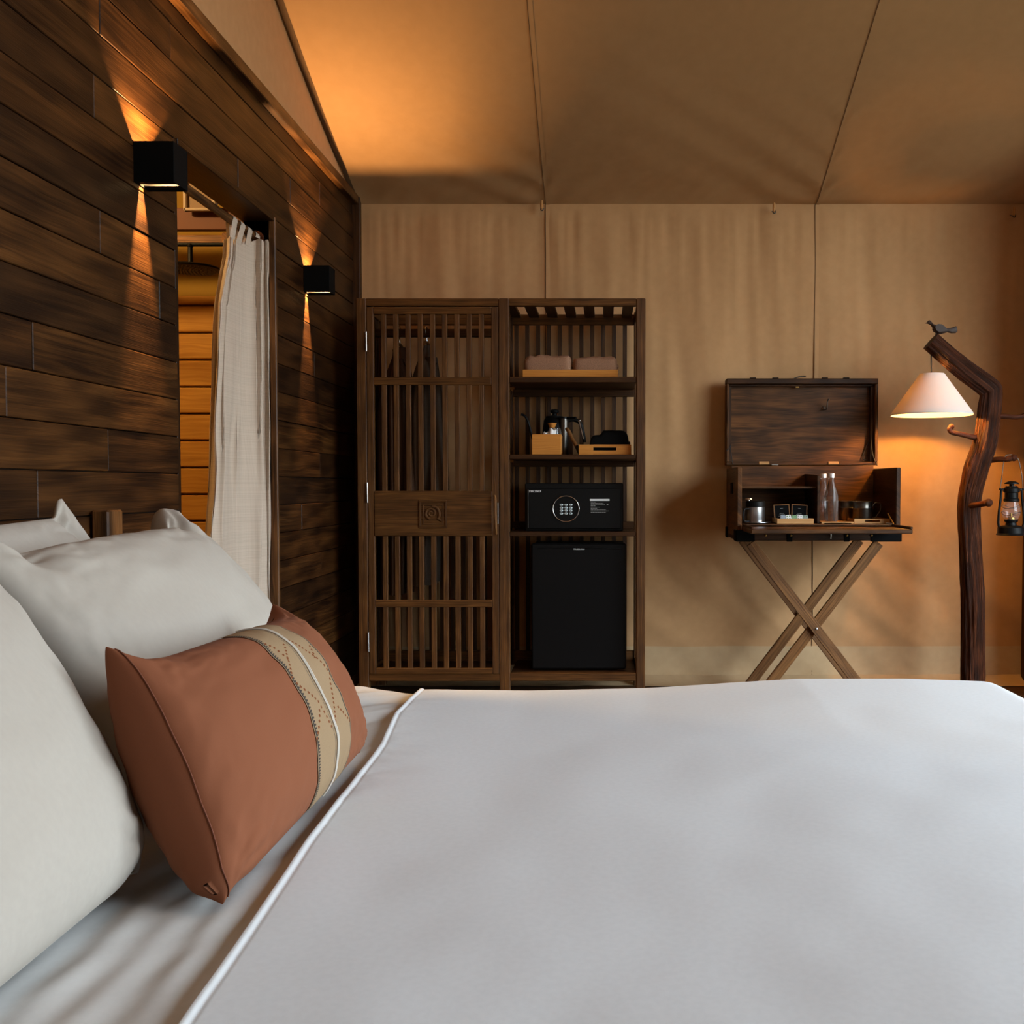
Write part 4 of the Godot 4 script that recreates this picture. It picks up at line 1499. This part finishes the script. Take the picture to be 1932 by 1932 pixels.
func build_chest() -> void:
	var o := thing("camp_chest", "open dark wood camp chest with raised lid on crossed legs", "chest", V(0.913, 0.0, 4.6))
	var st := nst()
	var x0 := 0.563
	var x1 := 1.264
	var f := 4.39
	var b := 4.78
	# box
	bb(st, x0, x1, 0.706, 0.724, f + 0.002, b, 0.002)
	obj("bottom", st, M.chest_dark, o)
	st = nst()
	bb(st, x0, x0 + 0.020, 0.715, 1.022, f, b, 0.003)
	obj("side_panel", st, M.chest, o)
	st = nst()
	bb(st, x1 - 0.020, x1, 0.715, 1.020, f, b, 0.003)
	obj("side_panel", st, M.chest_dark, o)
	st = nst()
	bb(st, x0 + 0.02, x1 - 0.02, 0.715, 1.034, b - 0.018, b, 0.002)
	obj("back_panel", st, M.chest, o)
	st = nst()
	bb(st, x0 + 0.02, x1 - 0.02, 0.770, 0.776, f + 0.02, b - 0.018, 0.001)
	obj("inner_floor", st, M.chest, o)
	st = nst()
	bb(st, x0, x1, 0.706, 0.748, f - 0.006, f + 0.012, 0.003)
	var rail := obj("front_rail", st, M.chest_dark, o)
	for x in [[x0 - 0.004, x0 + 0.075], [0.775, 0.80], [1.02, 1.045], [1.135, x1 + 0.004]]:
		st = nst()
		bb(st, x[0], x[1], 0.702, 0.752, f - 0.010, f - 0.002, 0.002)
		obj("strap", st, M.black_matt, rail)
	for x in [0.685, 0.793, 1.033, 1.138]:
		st = nst()
		ball(st, V(x, 0.7285, f - 0.0105), Vector3(0.0052, 0.0052, 0.004))
		obj("stud", st, M.brass, rail)
	st = nst()
	tube(st, smooth_path([V(0.948, 0.742, f - 0.012), V(0.962, 0.735, f - 0.016), V(0.962, 0.715, f - 0.014)], 4), 0.003, 8)
	obj("clasp", st, M.steel, rail)
	for d in [[f - 0.004, f + 0.08], [b - 0.06, b + 0.004]]:
		st = nst()
		bb(st, x0 - 0.005, x0 + 0.006, 0.702, 0.752, d[0], d[1], 0.003)
		obj("corner_strap", st, M.black_matt, o)
	st = nst()
	bb(st, x0 - 0.004, x0, 0.905, 0.955, 4.53, 4.60, 0.001)
	obj("side_handle", st, M.black_matt, o)
	# inner shelf and divider
	st = nst()
	bb(st, x0 + 0.02, 0.922, 0.929, 0.9385, 4.50, b - 0.018, 0.001)
	obj("shelf", st, M.chest, o)
	st = nst()
	slab(st, PackedVector2Array([Vector2(-4.47, 0.776), Vector2(-4.47, 0.984), Vector2(-4.49, 0.988), Vector2(-4.762, 0.996), Vector2(-4.762, 0.776)]), 0.010, Transform3D(Basis(Vector3(0, 0, 1), Vector3(0, 1, 0), Vector3(-1, 0, 0)), Vector3(0.929, 0, 0)))
	obj("divider", st, M.chest_dark, o)
	# the let down front
	st = nst()
	bb(st, 0.584, 1.234, 0.748, 0.766, 4.11, 4.385, 0.003)
	var flap := obj("front_flap", st, M.chest, o)
	for x in [[0.584, 0.594], [1.224, 1.234]]:
		st = nst()
		bb(st, x[0], x[1], 0.766, 0.777, 4.11, 4.385, 0.002)
		obj("flap_edge", st, M.chest_dark, flap)
	st = nst()
	tube(st, [V(1.226, 0.778, 4.36), V(1.212, 0.822, 4.40)], 0.003, 8)
	obj("stay", st, M.brass, flap)
	st = nst()
	tube(st, [V(1.226, 0.779, 4.36), V(1.20, 0.782, 4.385)], 0.0028, 8)
	obj("stay_hinge", st, M.steel, flap)
	# lid, a shallow tray standing up
	var l0 := 0.561
	var l1 := 1.266
	st = nst()
	bb(st, l0 + 0.01, l1 - 0.01, 1.045, 1.43, 4.825, 4.840, 0.002)
	var lid := obj("lid", st, M.chest, o)
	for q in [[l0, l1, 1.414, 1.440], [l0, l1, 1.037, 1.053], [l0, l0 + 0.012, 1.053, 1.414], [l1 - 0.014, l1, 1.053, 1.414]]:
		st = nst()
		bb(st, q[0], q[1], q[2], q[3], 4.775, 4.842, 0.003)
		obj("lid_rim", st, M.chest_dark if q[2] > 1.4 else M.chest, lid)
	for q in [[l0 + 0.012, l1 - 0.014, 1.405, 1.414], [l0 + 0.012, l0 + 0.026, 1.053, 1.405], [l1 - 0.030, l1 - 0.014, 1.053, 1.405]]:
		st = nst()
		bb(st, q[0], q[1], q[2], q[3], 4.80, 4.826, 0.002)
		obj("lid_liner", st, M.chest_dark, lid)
	for x in [0.685, 0.79, 1.02, 1.12]:
		st = nst()
		bb(st, x - 0.014, x + 0.014, 1.436, 1.445, 4.785, 4.80, 0.001)
		obj("lid_strap", st, M.black_matt, lid)
	st = nst()
	tube(st, smooth_path([V(0.875, 1.440, 4.785), V(0.90, 1.448, 4.785), V(0.93, 1.450, 4.785)], 4), 0.003, 8)
	obj("lid_clasp", st, M.steel_dark, lid)
	st = nst()
	bb(st, 0.885, 0.902, 1.398, 1.404, 4.795, 4.81, 0.001)
	obj("catch", st, M.brass, lid)
	for x in [[0.712, 0.760], [1.035, 1.083]]:
		st = nst()
		bb(st, x[0], x[1], 1.040, 1.054, 4.769, 4.776, 0.002)
		obj("hinge", st, M.bamboo_pale, lid)
	st = nst()
	bb(st, 0.772, 0.802, 1.036, 1.042, 4.766, 4.776, 0.001)
	obj("catch_plate", st, M.steel, lid)
	# hook inside the lid
	st = nst()
	lathe(st, [Vector2(0, 0), Vector2(0.010, 0), Vector2(0.010, 0.004), Vector2(0.004, 0.008), Vector2(0, 0.009)], 14, Transform3D(Basis(Vector3.RIGHT, PI / 2), V(1.022, 1.304, 4.826)))
	tube(st, smooth_path([V(1.022, 1.303, 4.815), V(1.027, 1.296, 4.79), V(1.030, 1.310, 4.782), V(1.031, 1.335, 4.778), V(1.035, 1.342, 4.772)], 4), 0.003, 8)
	ball(st, V(1.035, 1.342, 4.772), Vector3.ONE * 0.0042)
	obj("hook", st, M.steel_dark, lid)
	for s in [-1, 1]:
		st = nst()
		if s < 0:
			tube(st, smooth_path([V(l0 + 0.03, 1.04, 4.77), V(l0 + 0.024, 1.08, 4.775), V(l0 + 0.020, 1.125, 4.79)], 4), 0.0022, 6)
			tube(st, smooth_path([V(l0 - 0.002, 1.105, 4.772), V(l0 + 0.010, 1.112, 4.772), V(l0 + 0.022, 1.13, 4.79)], 4), 0.0022, 6)
		else:
			tube(st, smooth_path([V(l1 - 0.004, 1.035, 4.765), V(l1 - 0.018, 1.065, 4.77), V(l1 - 0.026, 1.12, 4.79), V(l1 - 0.026, 1.18, 4.80)], 4), 0.0028, 6)
			tube(st, smooth_path([V(l1 - 0.030, 1.058, 4.79), V(l1 - 0.06, 1.07, 4.815), V(l1 - 0.045, 1.12, 4.815), V(l1 - 0.028, 1.16, 4.80)], 4), 0.002, 6)
		obj("strap_cord", st, M.cord, lid)
	# crossed legs
	var cross := [[4.405, 0.610, 1.158, "leg"], [4.427, 1.194, 0.652, "leg"], [4.655, 1.167, 0.632, "leg"], [4.677, 0.612, 1.160, "leg"]]
	for q in cross:
		st = nst()
		var a := V(q[1], 0.712, q[0])
		var e := V(q[2], 0.0, q[0])
		var wv := 0.052
		bar(st, a - (a - e).normalized() * 0.022, e + (a - e).normalized() * 0.018, 0.043, 0.019, Vector3.RIGHT, 0.002)
		obj("leg", st, M.leg, o)
	for d in [4.394, 4.644]:
		st = nst()
		ball(st, V(0.908, 0.325, d), Vector3(0.0065, 0.0065, 0.003))
		obj("pivot_bolt", st, M.steel, o)


func build_chest_things() -> void:
	# steel press cup
	var o := thing("coffee_press", "steel cup with a black lid at the chest's left end", "coffee press", V(0.655, 0.7764, 4.50))
	var st := nst()
	var at := Transform3D(Basis.IDENTITY, V(0.658, 0.7764, 4.50))
	lathe(st, [Vector2(0, 0.004), Vector2(0.040, 0.004), Vector2(0.0415, 0.008), Vector2(0.0415, 0.071), Vector2(0.039, 0.073), Vector2(0.0, 0.073)], 32, at)
	obj("body", st, M.steel, o)
	st = nst()
	lathe(st, [Vector2(0, 0.073), Vector2(0.0425, 0.073), Vector2(0.0425, 0.095), Vector2(0.038, 0.099), Vector2(0.0, 0.100)], 32, at)
	obj("lid", st, M.black, o)
	st = nst()
	lathe(st, [Vector2(0, 0.100), Vector2(0.006, 0.100), Vector2(0.006, 0.103), Vector2(0.016, 0.105), Vector2(0.014, 0.110), Vector2(0, 0.111)], 20, Transform3D(Basis.IDENTITY, V(0.625, 0.7764, 4.48)))
	obj("knob", st, M.chrome, o)
	st = nst()
	lathe(st, [Vector2(0, 0.0), Vector2(0.030, 0.0), Vector2(0.066, 0.004), Vector2(0.066, 0.006), Vector2(0.030, 0.0035), Vector2(0, 0.0035)], 32, at)
	obj("saucer", st, M.steel, o)
	st = nst()
	tube(st, smooth_path([V(0.625, 0.840, 4.47), V(0.603, 0.838, 4.455), V(0.598, 0.81, 4.45), V(0.602, 0.788, 4.455), V(0.625, 0.786, 4.47)], 4), 0.004, 8)
	obj("handle", st, M.black, o)
	# tea tray
	o = thing("tea_tray", "small pale wooden tray holding two framed cards and sachets", "tray", V(0.82, 0.7764, 4.48))
	tray_parts(o, 0.743, 0.902, 0.7764, 0.799, 4.44, 4.58, false)
	for i in 2:
		var cx: float = [0.776, 0.853][i]
		var tilt: float = [-0.05, 0.06][i]
		var c := thing("card", ["black card in a thin wooden frame, beside the steel cup", "black card in a thin wooden frame, beside the chest divider"][i], "card", V(cx, 0.785, 4.52), "framed cards in the tea tray")
		var xf := Transform3D(Basis(Vector3.FORWARD, tilt) * Basis(Vector3.RIGHT, -0.2), V(cx, 0.823, 4.515))
		st = nst()
		bx(st, Vector3.ZERO, Vector3(0.062, 0.066, 0.004), 0.0005, xf)
		obj("face", st, M.black_matt, c)
		st = nst()
		for q in [[Vector3(0, 0.034, 0), Vector3(0.070, 0.005, 0.008)], [Vector3(0, -0.034, 0), Vector3(0.070, 0.005, 0.008)], [Vector3(-0.033, 0, 0), Vector3(0.005, 0.068, 0.008)], [Vector3(0.033, 0, 0), Vector3(0.005, 0.068, 0.008)]]:
			bx(st, q[0], q[1], 0.0008, xf)
		obj("frame", st, M.leg, c)
		st = nst()
		for q in [[0.018, 0.012], [-0.004, 0.02], [-0.010, 0.026], [-0.016, 0.03]]:
			bx(st, Vector3(0, q[0], 0.0022), Vector3(q[1], 0.0014, 0.0006), 0.0001, xf)
		obj("print", st, M.print_grey, c)
	var names := ["pale blue sachet at the left end of the tea tray", "white dotted sachet left of the tea tray's middle", "white and green sachet in the middle of the tea tray", "white sachet right of the tea tray's middle", "grey green sachet at the right end of the tea tray"]
	var cols := [Color("8d9ba6"), Color("e3e6e6"), Color("7fa07a"), Color("e0e2df"), Color("87918a")]
	for i in 5:
		var x := 0.772 + i * 0.0245
		var c := thing("sachet", names[i], "sachet", V(x, 0.785, 4.462), "sachets in the tea tray")
		st = nst()
		var xf := Transform3D(Basis(Vector3.RIGHT, -0.35) * Basis(Vector3.FORWARD, rng.randf_range(-0.12, 0.12)), V(x, 0.800 + 0.002 * (i % 2), 4.462))
		bx(st, Vector3.ZERO, Vector3(0.023, 0.026, 0.005), 0.0018, xf)
		obj("packet", st, plain(cols[i], 0.4), c)
		st = nst()
		for k in 4:
			bx(st, Vector3(-0.006 + (k % 2) * 0.011, -0.004 + (k / 2) * 0.010, 0.0026), Vector3(0.005, 0.005, 0.0006), 0.0001, xf)
		obj("dots", st, M.green_print if i in [1, 2, 4] else M.print_grey, c)
	# bottles
	o = thing("bottle_tray", "small low wooden tray under the two glass bottles", "tray", V(1.005, 0.7764, 4.5))
	tray_parts(o, 0.938, 1.079, 0.7764, 0.784, 4.45, 4.64, true)
	for q in [[0.9905, 4.50, "clear glass water bottle with red and white print in the chest"], [0.974, 4.585, "clear glass water bottle standing behind the printed one"]]:
		var bo := thing("water_bottle", q[2], "bottle", V(q[0], 0.7842, q[1]), "glass water bottles in the chest")
		var bt := Transform3D(Basis.IDENTITY, V(q[0], 0.7842, q[1]))
		st = nst()
		lathe(st, [Vector2(0, 0.003), Vector2(0.026, 0.001), Vector2(0.030, 0.006), Vector2(0.030, 0.108), Vector2(0.028, 0.122), Vector2(0.020, 0.148), Vector2(0.0130, 0.175), Vector2(0.0115, 0.195), Vector2(0.0125, 0.199), Vector2(0, 0.200)], 32, bt)
		var gl := obj("glass", st, M.glass, bo)
		st = nst()
		lathe(st, [Vector2(0.0125, 0.192), Vector2(0.0148, 0.192), Vector2(0.0148, 0.208), Vector2(0.0135, 0.2105), Vector2(0, 0.211)], 24, bt)
		obj("cap", st, M.white_cap, bo)
		var lab := func(a0: float, a1: float, h0: float, h1: float) -> void:
			grid(st, 6, 1, func(u, v):
				var t := lerpf(a0, a1, u)
				return bt * Vector3(sin(t) * 0.0305, lerpf(h0, h1, v), cos(t) * 0.0305), func(p): return p - bt.origin)
		st = nst()
		for r in [[-0.95, -0.15, 0.052, 0.060], [-0.95, -0.1, 0.040, 0.049], [-0.2, 0.0, 0.036, 0.080], [0.05, 0.3, 0.036, 0.062], [0.5, 1.0, 0.042, 0.058]]:
			lab.call(r[0], r[1], r[2], r[3])
		obj("red_print", st, M.red_print, gl)
		st = nst()
		for k in 14:
			var a := -1.0 + k * 0.145
			lab.call(a, a + 0.09, 0.030, 0.034)
		for k in 26:
			var a := -1.0 + (k % 13) * 0.155
			lab.call(a, a + 0.10, 0.008 + (k / 13) * 0.009, 0.013 + (k / 13) * 0.010 + 0.003 * (k % 2))
		for k in 9:
			var a := -0.7 + k * 0.16
			lab.call(a, a + 0.10, 0.098 + 0.004 * (k % 2), 0.108)
		obj("white_print", st, plain(Color("aeb4c2"), 0.5), gl)
	# mugs on their tray
	o = thing("mug_tray", "wooden tray with slot handle under the steel mugs", "tray", V(1.16, 0.7764, 4.52))
	tray_parts(o, 1.084, 1.240, 0.7764, 0.797, 4.465, 4.70, false, true)
	for q in [[1.134, 4.52, "big ribbed steel mug with wire handle in front on its tray"], [1.092, 4.635, "darker steel mug tucked behind the big one"]]:
		var mo := thing("steel_mug", q[2], "mug", V(q[0], 0.785, q[1]), "steel mugs in the chest")
		st = nst()
		var mt := Transform3D(Basis.IDENTITY, V(q[0], 0.785, q[1]))
		lathe(st, [Vector2(0, 0), Vector2(0.040, 0), Vector2(0.0425, 0.004), Vector2(0.0425, 0.055), Vector2(0.0435, 0.057), Vector2(0.0425, 0.059), Vector2(0.0425, 0.084), Vector2(0.044, 0.087), Vector2(0.042, 0.088), Vector2(0.0405, 0.084), Vector2(0.0405, 0.005), Vector2(0, 0.005)], 36, mt)
		obj("body", st, M.steel_dark, mo)
		st = nst()
		var e: float = q[0] + 0.042
		tube(st, [V(e, 0.850, q[1]), V(e + 0.012, 0.866, q[1]), V(e + 0.034, 0.866, q[1]), V(e + 0.038, 0.856, q[1]), V(e + 0.036, 0.832, q[1]), V(e + 0.016, 0.802, q[1]), V(e - 0.002, 0.797, q[1])], 0.0028, 8)
		obj("handle", st, M.steel_dark, mo)


func tray_parts(o: Node3D, x0: float, x1: float, h0: float, h1: float, d0: float, d1: float, feet := false, slot := false) -> void:
	var st := nst()
	var base_h := h0 + 0.003 if feet else h0
	bb(st, x0, x1, base_h, base_h + 0.0045, d0 + 0.006, d1, 0.001)
	obj("base", st, M.bamboo, o)
	st = nst()
	if slot:
		var a := lerpf(x0, x1, 0.30)
		var b := lerpf(x0, x1, 0.72)
		var m := (h0 + h1) / 2
		for q in [[x0, a, h0, h1], [b, x1, h0, h1], [a, b, h0, m - 0.004], [a, b, m + 0.005, h1]]:
			bb(st, q[0], q[1], q[2], q[3], d0, d0 + 0.006, 0.0004)
	else:
		bb(st, x0, x1, base_h, h1, d0, d0 + 0.006, 0.001)
	obj("front", st, M.bamboo_pale, o)
	for q in [[x0, x0 + 0.006, d0 + 0.006, d1], [x1 - 0.006, x1, d0 + 0.006, d1], [x0 + 0.006, x1 - 0.006, d1 - 0.006, d1]]:
		st = nst()
		bb(st, q[0], q[1], base_h, h1, q[2], q[3], 0.001)
		obj("rim", st, M.bamboo_pale, o)
	if feet:
		for x in [x0 + 0.006, x1 - 0.006]:
			st = nst()
			bb(st, x - 0.006, x + 0.006, h0, base_h, d0, d1 - 0.01, 0.001)
			obj("foot", st, M.bamboo_pale, o)


func build_lamp() -> void:
	var LD := 4.54
	var o := thing("tree_lamp", "floor lamp made of a gnarled tree trunk with bent top", "floor lamp", V(1.64, 0.0, LD))
	var st := nst()
	var key := [V(1.640, 0.0, LD), V(1.636, 0.09, LD), V(1.633, 0.42, LD), V(1.621, 0.64, LD), V(1.612, 0.857, LD), V(1.634, 0.99, LD - 0.004), V(1.672, 1.117, LD - 0.006), V(1.687, 1.203, LD), V(1.696, 1.29, LD), V(1.700, 1.352, LD), V(1.682, 1.378, LD), V(1.560, 1.470, LD), V(1.432, 1.577, LD)]
	var kr := [0.052, 0.050, 0.049, 0.046, 0.047, 0.052, 0.051, 0.048, 0.047, 0.046, 0.046, 0.045, 0.043]
	var pts := smooth_path(key, 22)
	var rad := []
	for i in pts.size():
		var k := float(i) / 22
		var a := int(k)
		rad.append(lerpf(kr[a], kr[mini(a + 1, kr.size() - 1)], k - a))
	tube(st, pts, rad, 90, true, func(t: float, l: float) -> float:
		var r := 1.0 + 0.05 * nz.get_noise_3d(cos(t) * 1.2, sin(t) * 1.2, l * 3.0)
		r += 0.11 * nz.get_noise_3d(cos(t) * 3.0, sin(t) * 3.0, l * 2.2)
		r += 0.03 * nz.get_noise_3d(cos(t) * 4.0, sin(t) * 4.0, l * 16.0)
		r += 0.08 * nz.get_noise_3d(cos(t) * 8.0, sin(t) * 7.0, l * 2.5)
		r -= 0.05 * pow(maxf(0.0, nz.get_noise_3d(cos(t) * 5.0 + 9.0, sin(t) * 5.0, l * 1.2)), 0.5)
		r -= 0.20 * exp(-pow(angle_difference(t, -1.75 + 0.4 * sin(l * 5.0)) / 0.16, 2.0)) * ss(0.38, 0.48, l) * ss(0.78, 0.70, l)
		r -= 0.10 * exp(-pow(angle_difference(t, -1.2 + 0.3 * sin(l * 4.0)) / 0.10, 2.0)) * ss(0.0, 0.1, l) * ss(1.4, 1.1, l)
		for q in [[1.0, -1.3, 0.05], [0.75, -1.7, 0.045], [1.02, 2.9, 0.05]]:
			var dd := Vector2((l - q[0]) / 0.04, angle_difference(t, q[1]) / 0.5).length()
			r += 0.16 * exp(-dd * dd) - 0.20 * exp(-dd * dd * 9.0)
		return r)
	obj("trunk", st, M.bark, o)
	# pegs that grow from the trunk
	var pegs := [[[V(1.665, 1.150, LD), V(1.605, 1.158, LD - 0.02), V(1.555, 1.168, LD - 0.03), V(1.520, 1.176, LD - 0.03), V(1.510, 1.190, LD - 0.03), V(1.518, 1.200, LD - 0.03)], [0.014, 0.012, 0.011, 0.011, 0.011, 0.010]],
		[[V(1.70, 1.245, LD), V(1.755, 1.247, LD - 0.01), V(1.80, 1.243, LD - 0.02), V(1.83, 1.246, LD - 0.02), V(1.86, 1.262, LD - 0.02)], [0.013, 0.012, 0.011, 0.011, 0.010]],
		[[V(1.68, 1.048, LD), V(1.720, 1.057, LD - 0.035), V(1.755, 1.057, LD - 0.055), V(1.782, 1.063, LD - 0.06)], [0.012, 0.012, 0.012, 0.012]],
		[[V(1.600, 0.852, LD - 0.03), V(1.632, 0.860, LD - 0.075), V(1.652, 0.868, LD - 0.12)], [0.014, 0.013, 0.014]]]
	for q in pegs:
		st = nst()
		var path := smooth_path(q[0], 5)
		var r := []
		for i in path.size():
			var k := float(i) / 5
			var a := int(k)
			r.append(lerpf(q[1][a], q[1][mini(a + 1, q[1].size() - 1)], k - a))
		tube(st, path, r, 14)
		ball(st, path[-1], Vector3.ONE * r[-1] * 1.3)
		obj("peg", st, M.peg, o)
	# flex, shade, bulb
	st = nst()
	tube(st, [V(1.435, 1.54, LD), V(1.4365, 1.47, LD), V(1.437, 1.395, LD)], 0.0032, 8)
	obj("flex", st, M.cord, o)
	var sp := V(1.440, 1.252, LD)
	var sx := Transform3D(Basis.IDENTITY, sp)
	st = nst()
	lathe(st, [Vector2(0.176, 0.0), Vector2(0.1765, 0.005), Vector2(0.052, 0.1835), Vector2(0.050, 0.1835), Vector2(0.1735, 0.005), Vector2(0.174, 0.0), Vector2(0.176, 0.0)], 56, sx)
	var shd := obj("shade", st, M.shade, o)
	st = nst()
	lathe(st, [Vector2(0.1762, 0.0), Vector2(0.1775, 0.001), Vector2(0.1745, 0.0065), Vector2(0.1735, 0.006)], 56, sx)
	obj("rim_binding", st, M.white, shd)
	st = nst()
	lathe(st, [Vector2(0, 0.16), Vector2(0.017, 0.158), Vector2(0.018, 0.108), Vector2(0, 0.106)], 18, sx)
	for k in 3:
		var t := TAU * k / 3
		tube(st, [sp + Vector3(0, 0.150, 0), sp + Vector3(cos(t) * 0.070, 0.155, sin(t) * 0.070)], 0.0016, 6)
	obj("holder", st, M.white, o)
	st = nst()
	lathe(st, [Vector2(0, 0.052), Vector2(0.012, 0.055), Vector2(0.021, 0.067), Vector2(0.022, 0.080), Vector2(0.015, 0.098), Vector2(0.012, 0.107), Vector2(0, 0.107)], 20, sx)
	obj("bulb", st, glow(Color("ffc27a"), 5.0), o)
	var l := OmniLight3D.new()
	l.name = "lamp_light"
	l.light_color = Color("ffb858")
	l.light_energy = 0.42
	l.light_size = 0.018
	l.omni_range = 8.0
	l.omni_attenuation = 2.0
	l.shadow_enabled = true
	l.position = sp + Vector3(0, 0.077, 0) - o.position
	o.add_child(l, true)

	# carved bird
	var bo := thing("bird_figure", "small carved dark bird perched on the lamp's top end", "figurine", V(1.465, 1.612, LD))
	st = nst()
	var bp := func(x: float, y: float) -> Vector3: return V(1.4085 + x, 1.6605 + y, LD)
	# body loft along beak to tail: centre x, y, half height, half depth
	var secs := [[0.0, -0.004, 0.0008, 0.0006], [0.008, -0.002, 0.0035, 0.003], [0.013, 0.0, 0.008, 0.007], [0.021, -0.001, 0.011, 0.009], [0.029, -0.010, 0.013, 0.011], [0.036, -0.024, 0.018, 0.016], [0.050, -0.032, 0.020, 0.020], [0.068, -0.033, 0.018, 0.021], [0.082, -0.034, 0.013, 0.015], [0.094, -0.034, 0.0095, 0.010], [0.112, -0.036, 0.012, 0.010], [0.130, -0.033, 0.014, 0.008], [0.138, -0.028, 0.012, 0.006]]
	grid(st, 60, 20, func(u, v):
		var k: float = u * (secs.size() - 1)
		var a := mini(int(k), secs.size() - 2)
		var f: float = k - a
		f = f * f * (3 - 2 * f)
		var s := []
		for i in 4:
			s.append(lerpf(secs[a][i], secs[a + 1][i], f))
		var t: float = v * TAU
		return bp.call(s[0] - sin(t) * s[2] * 0.25, s[1] + sin(t) * s[2]) + Vector3(0, 0, cos(t) * s[3]), func(p): return Vector3(0, 0, p.z + LD) + Vector3(0, p.y - 1.63, 0) * 0.3)
	obj("body", st, M.bird, bo)
	for sd in [-1.0, 1.0]:
		st = nst()
		slab(st, PackedVector2Array([Vector2(0.038, -0.016), Vector2(0.050, -0.010), Vector2(0.066, -0.012), Vector2(0.080, -0.022), Vector2(0.088, -0.033), Vector2(0.075, -0.042), Vector2(0.055, -0.045), Vector2(0.042, -0.038), Vector2(0.037, -0.027)]), 0.006, Transform3D(Basis(Vector3.UP, 0.0), V(1.4085, 1.6605, LD) + Vector3(0, 0, 0.019 * sd)))
		obj("wing", st, M.bird, bo)
	st = nst()
	tube(st, [bp.call(0.048, -0.048), bp.call(0.046, -0.064)], 0.004, 8)
	obj("foot", st, M.bird, bo)

	# lantern on the lowest peg at the right
	var lx := 1.776
	var ld := LD - 0.055
	var at := Transform3D(Basis.IDENTITY, V(lx, 0.7245, ld))
	var lo := thing("hurricane_lantern", "black hurricane lantern hanging from the lamp's right peg", "lantern", V(lx, 0.7245, ld))
	st = nst()
	lathe(st, [Vector2(0, 0), Vector2(0.060, 0), Vector2(0.063, 0.003), Vector2(0.060, 0.007), Vector2(0.057, 0.010), Vector2(0.056, 0.034), Vector2(0.050, 0.040), Vector2(0.024, 0.044), Vector2(0.022, 0.056), Vector2(0.028, 0.060), Vector2(0.030, 0.068), Vector2(0, 0.068)], 36, at)
	obj("tank", st, M.black, lo)
	st = nst()
	lathe(st, [Vector2(0.026, 0.068), Vector2(0.036, 0.085), Vector2(0.039, 0.105), Vector2(0.035, 0.130), Vector2(0.028, 0.148)], 32, at)
	obj("globe", st, M.pane, lo)
	st = nst()
	tube(st, [V(lx, 0.7925, ld), V(lx, 0.822, ld)], 0.006, 8)
	lathe(st, [Vector2(0.02, 0.07), Vector2(0.018, 0.078), Vector2(0.008, 0.082), Vector2(0, 0.083)], 20, at)
	obj("burner", st, M.brass, lo)
	st = nst()
	lathe(st, [Vector2(0.030, 0.147), Vector2(0.033, 0.150), Vector2(0.033, 0.158), Vector2(0.028, 0.162), Vector2(0.028, 0.186), Vector2(0.034, 0.189), Vector2(0.034, 0.204), Vector2(0.026, 0.210), Vector2(0.024, 0.216), Vector2(0, 0.216)], 32, at)
	lathe(st, [Vector2(0.010, 0.216), Vector2(0.010, 0.225), Vector2(0.030, 0.224), Vector2(0.028, 0.230), Vector2(0.014, 0.236), Vector2(0, 0.237)], 28, at)
	obj("chimney", st, M.black, lo)
	for s in [-1.0, 1.0]:
		st = nst()
		var q := at.origin
		tube(st, smooth_path([q + Vector3(0.052 * s, 0.036, 0), q + Vector3(0.056 * s, 0.055, 0), q + Vector3(0.054 * s, 0.10, 0), q + Vector3(0.047 * s, 0.160, 0), q + Vector3(0.044 * s, 0.196, 0), q + Vector3(0.034 * s, 0.200, 0)], 5), 0.0052, 10)
		ball(st, q + Vector3(0.049 * s, 0.201, 0), Vector3.ONE * 0.0055)
		obj("side_tube", st, M.black, lo)
	st = nst()
	for hh in [0.095, 0.125]:
		var ring := []
		for k in 25:
			var t := TAU * k / 24
			ring.append(at * Vector3(cos(t) * 0.0405, hh + 0.008 * sin(t * 2.0), sin(t) * 0.0405))
		tube(st, ring, 0.0013, 6, false)
	obj("guard_wire", st, M.steel_dark, lo)
	st = nst()
	var q := at.origin
	tube(st, smooth_path([q + Vector3(-0.050, 0.201, 0), q + Vector3(-0.044, 0.25, 0), q + Vector3(-0.038, 0.305, 0), q + Vector3(-0.030, 0.344, 0), q + Vector3(-0.012, 0.352, 0), q + Vector3(0.010, 0.349, 0), q + Vector3(0.026, 0.335, 0), q + Vector3(0.037, 0.30, 0), q + Vector3(0.046, 0.25, 0), q + Vector3(0.050, 0.201, 0)], 4), 0.0018, 8)
	obj("bail_handle", st, M.steel_dark, lo)
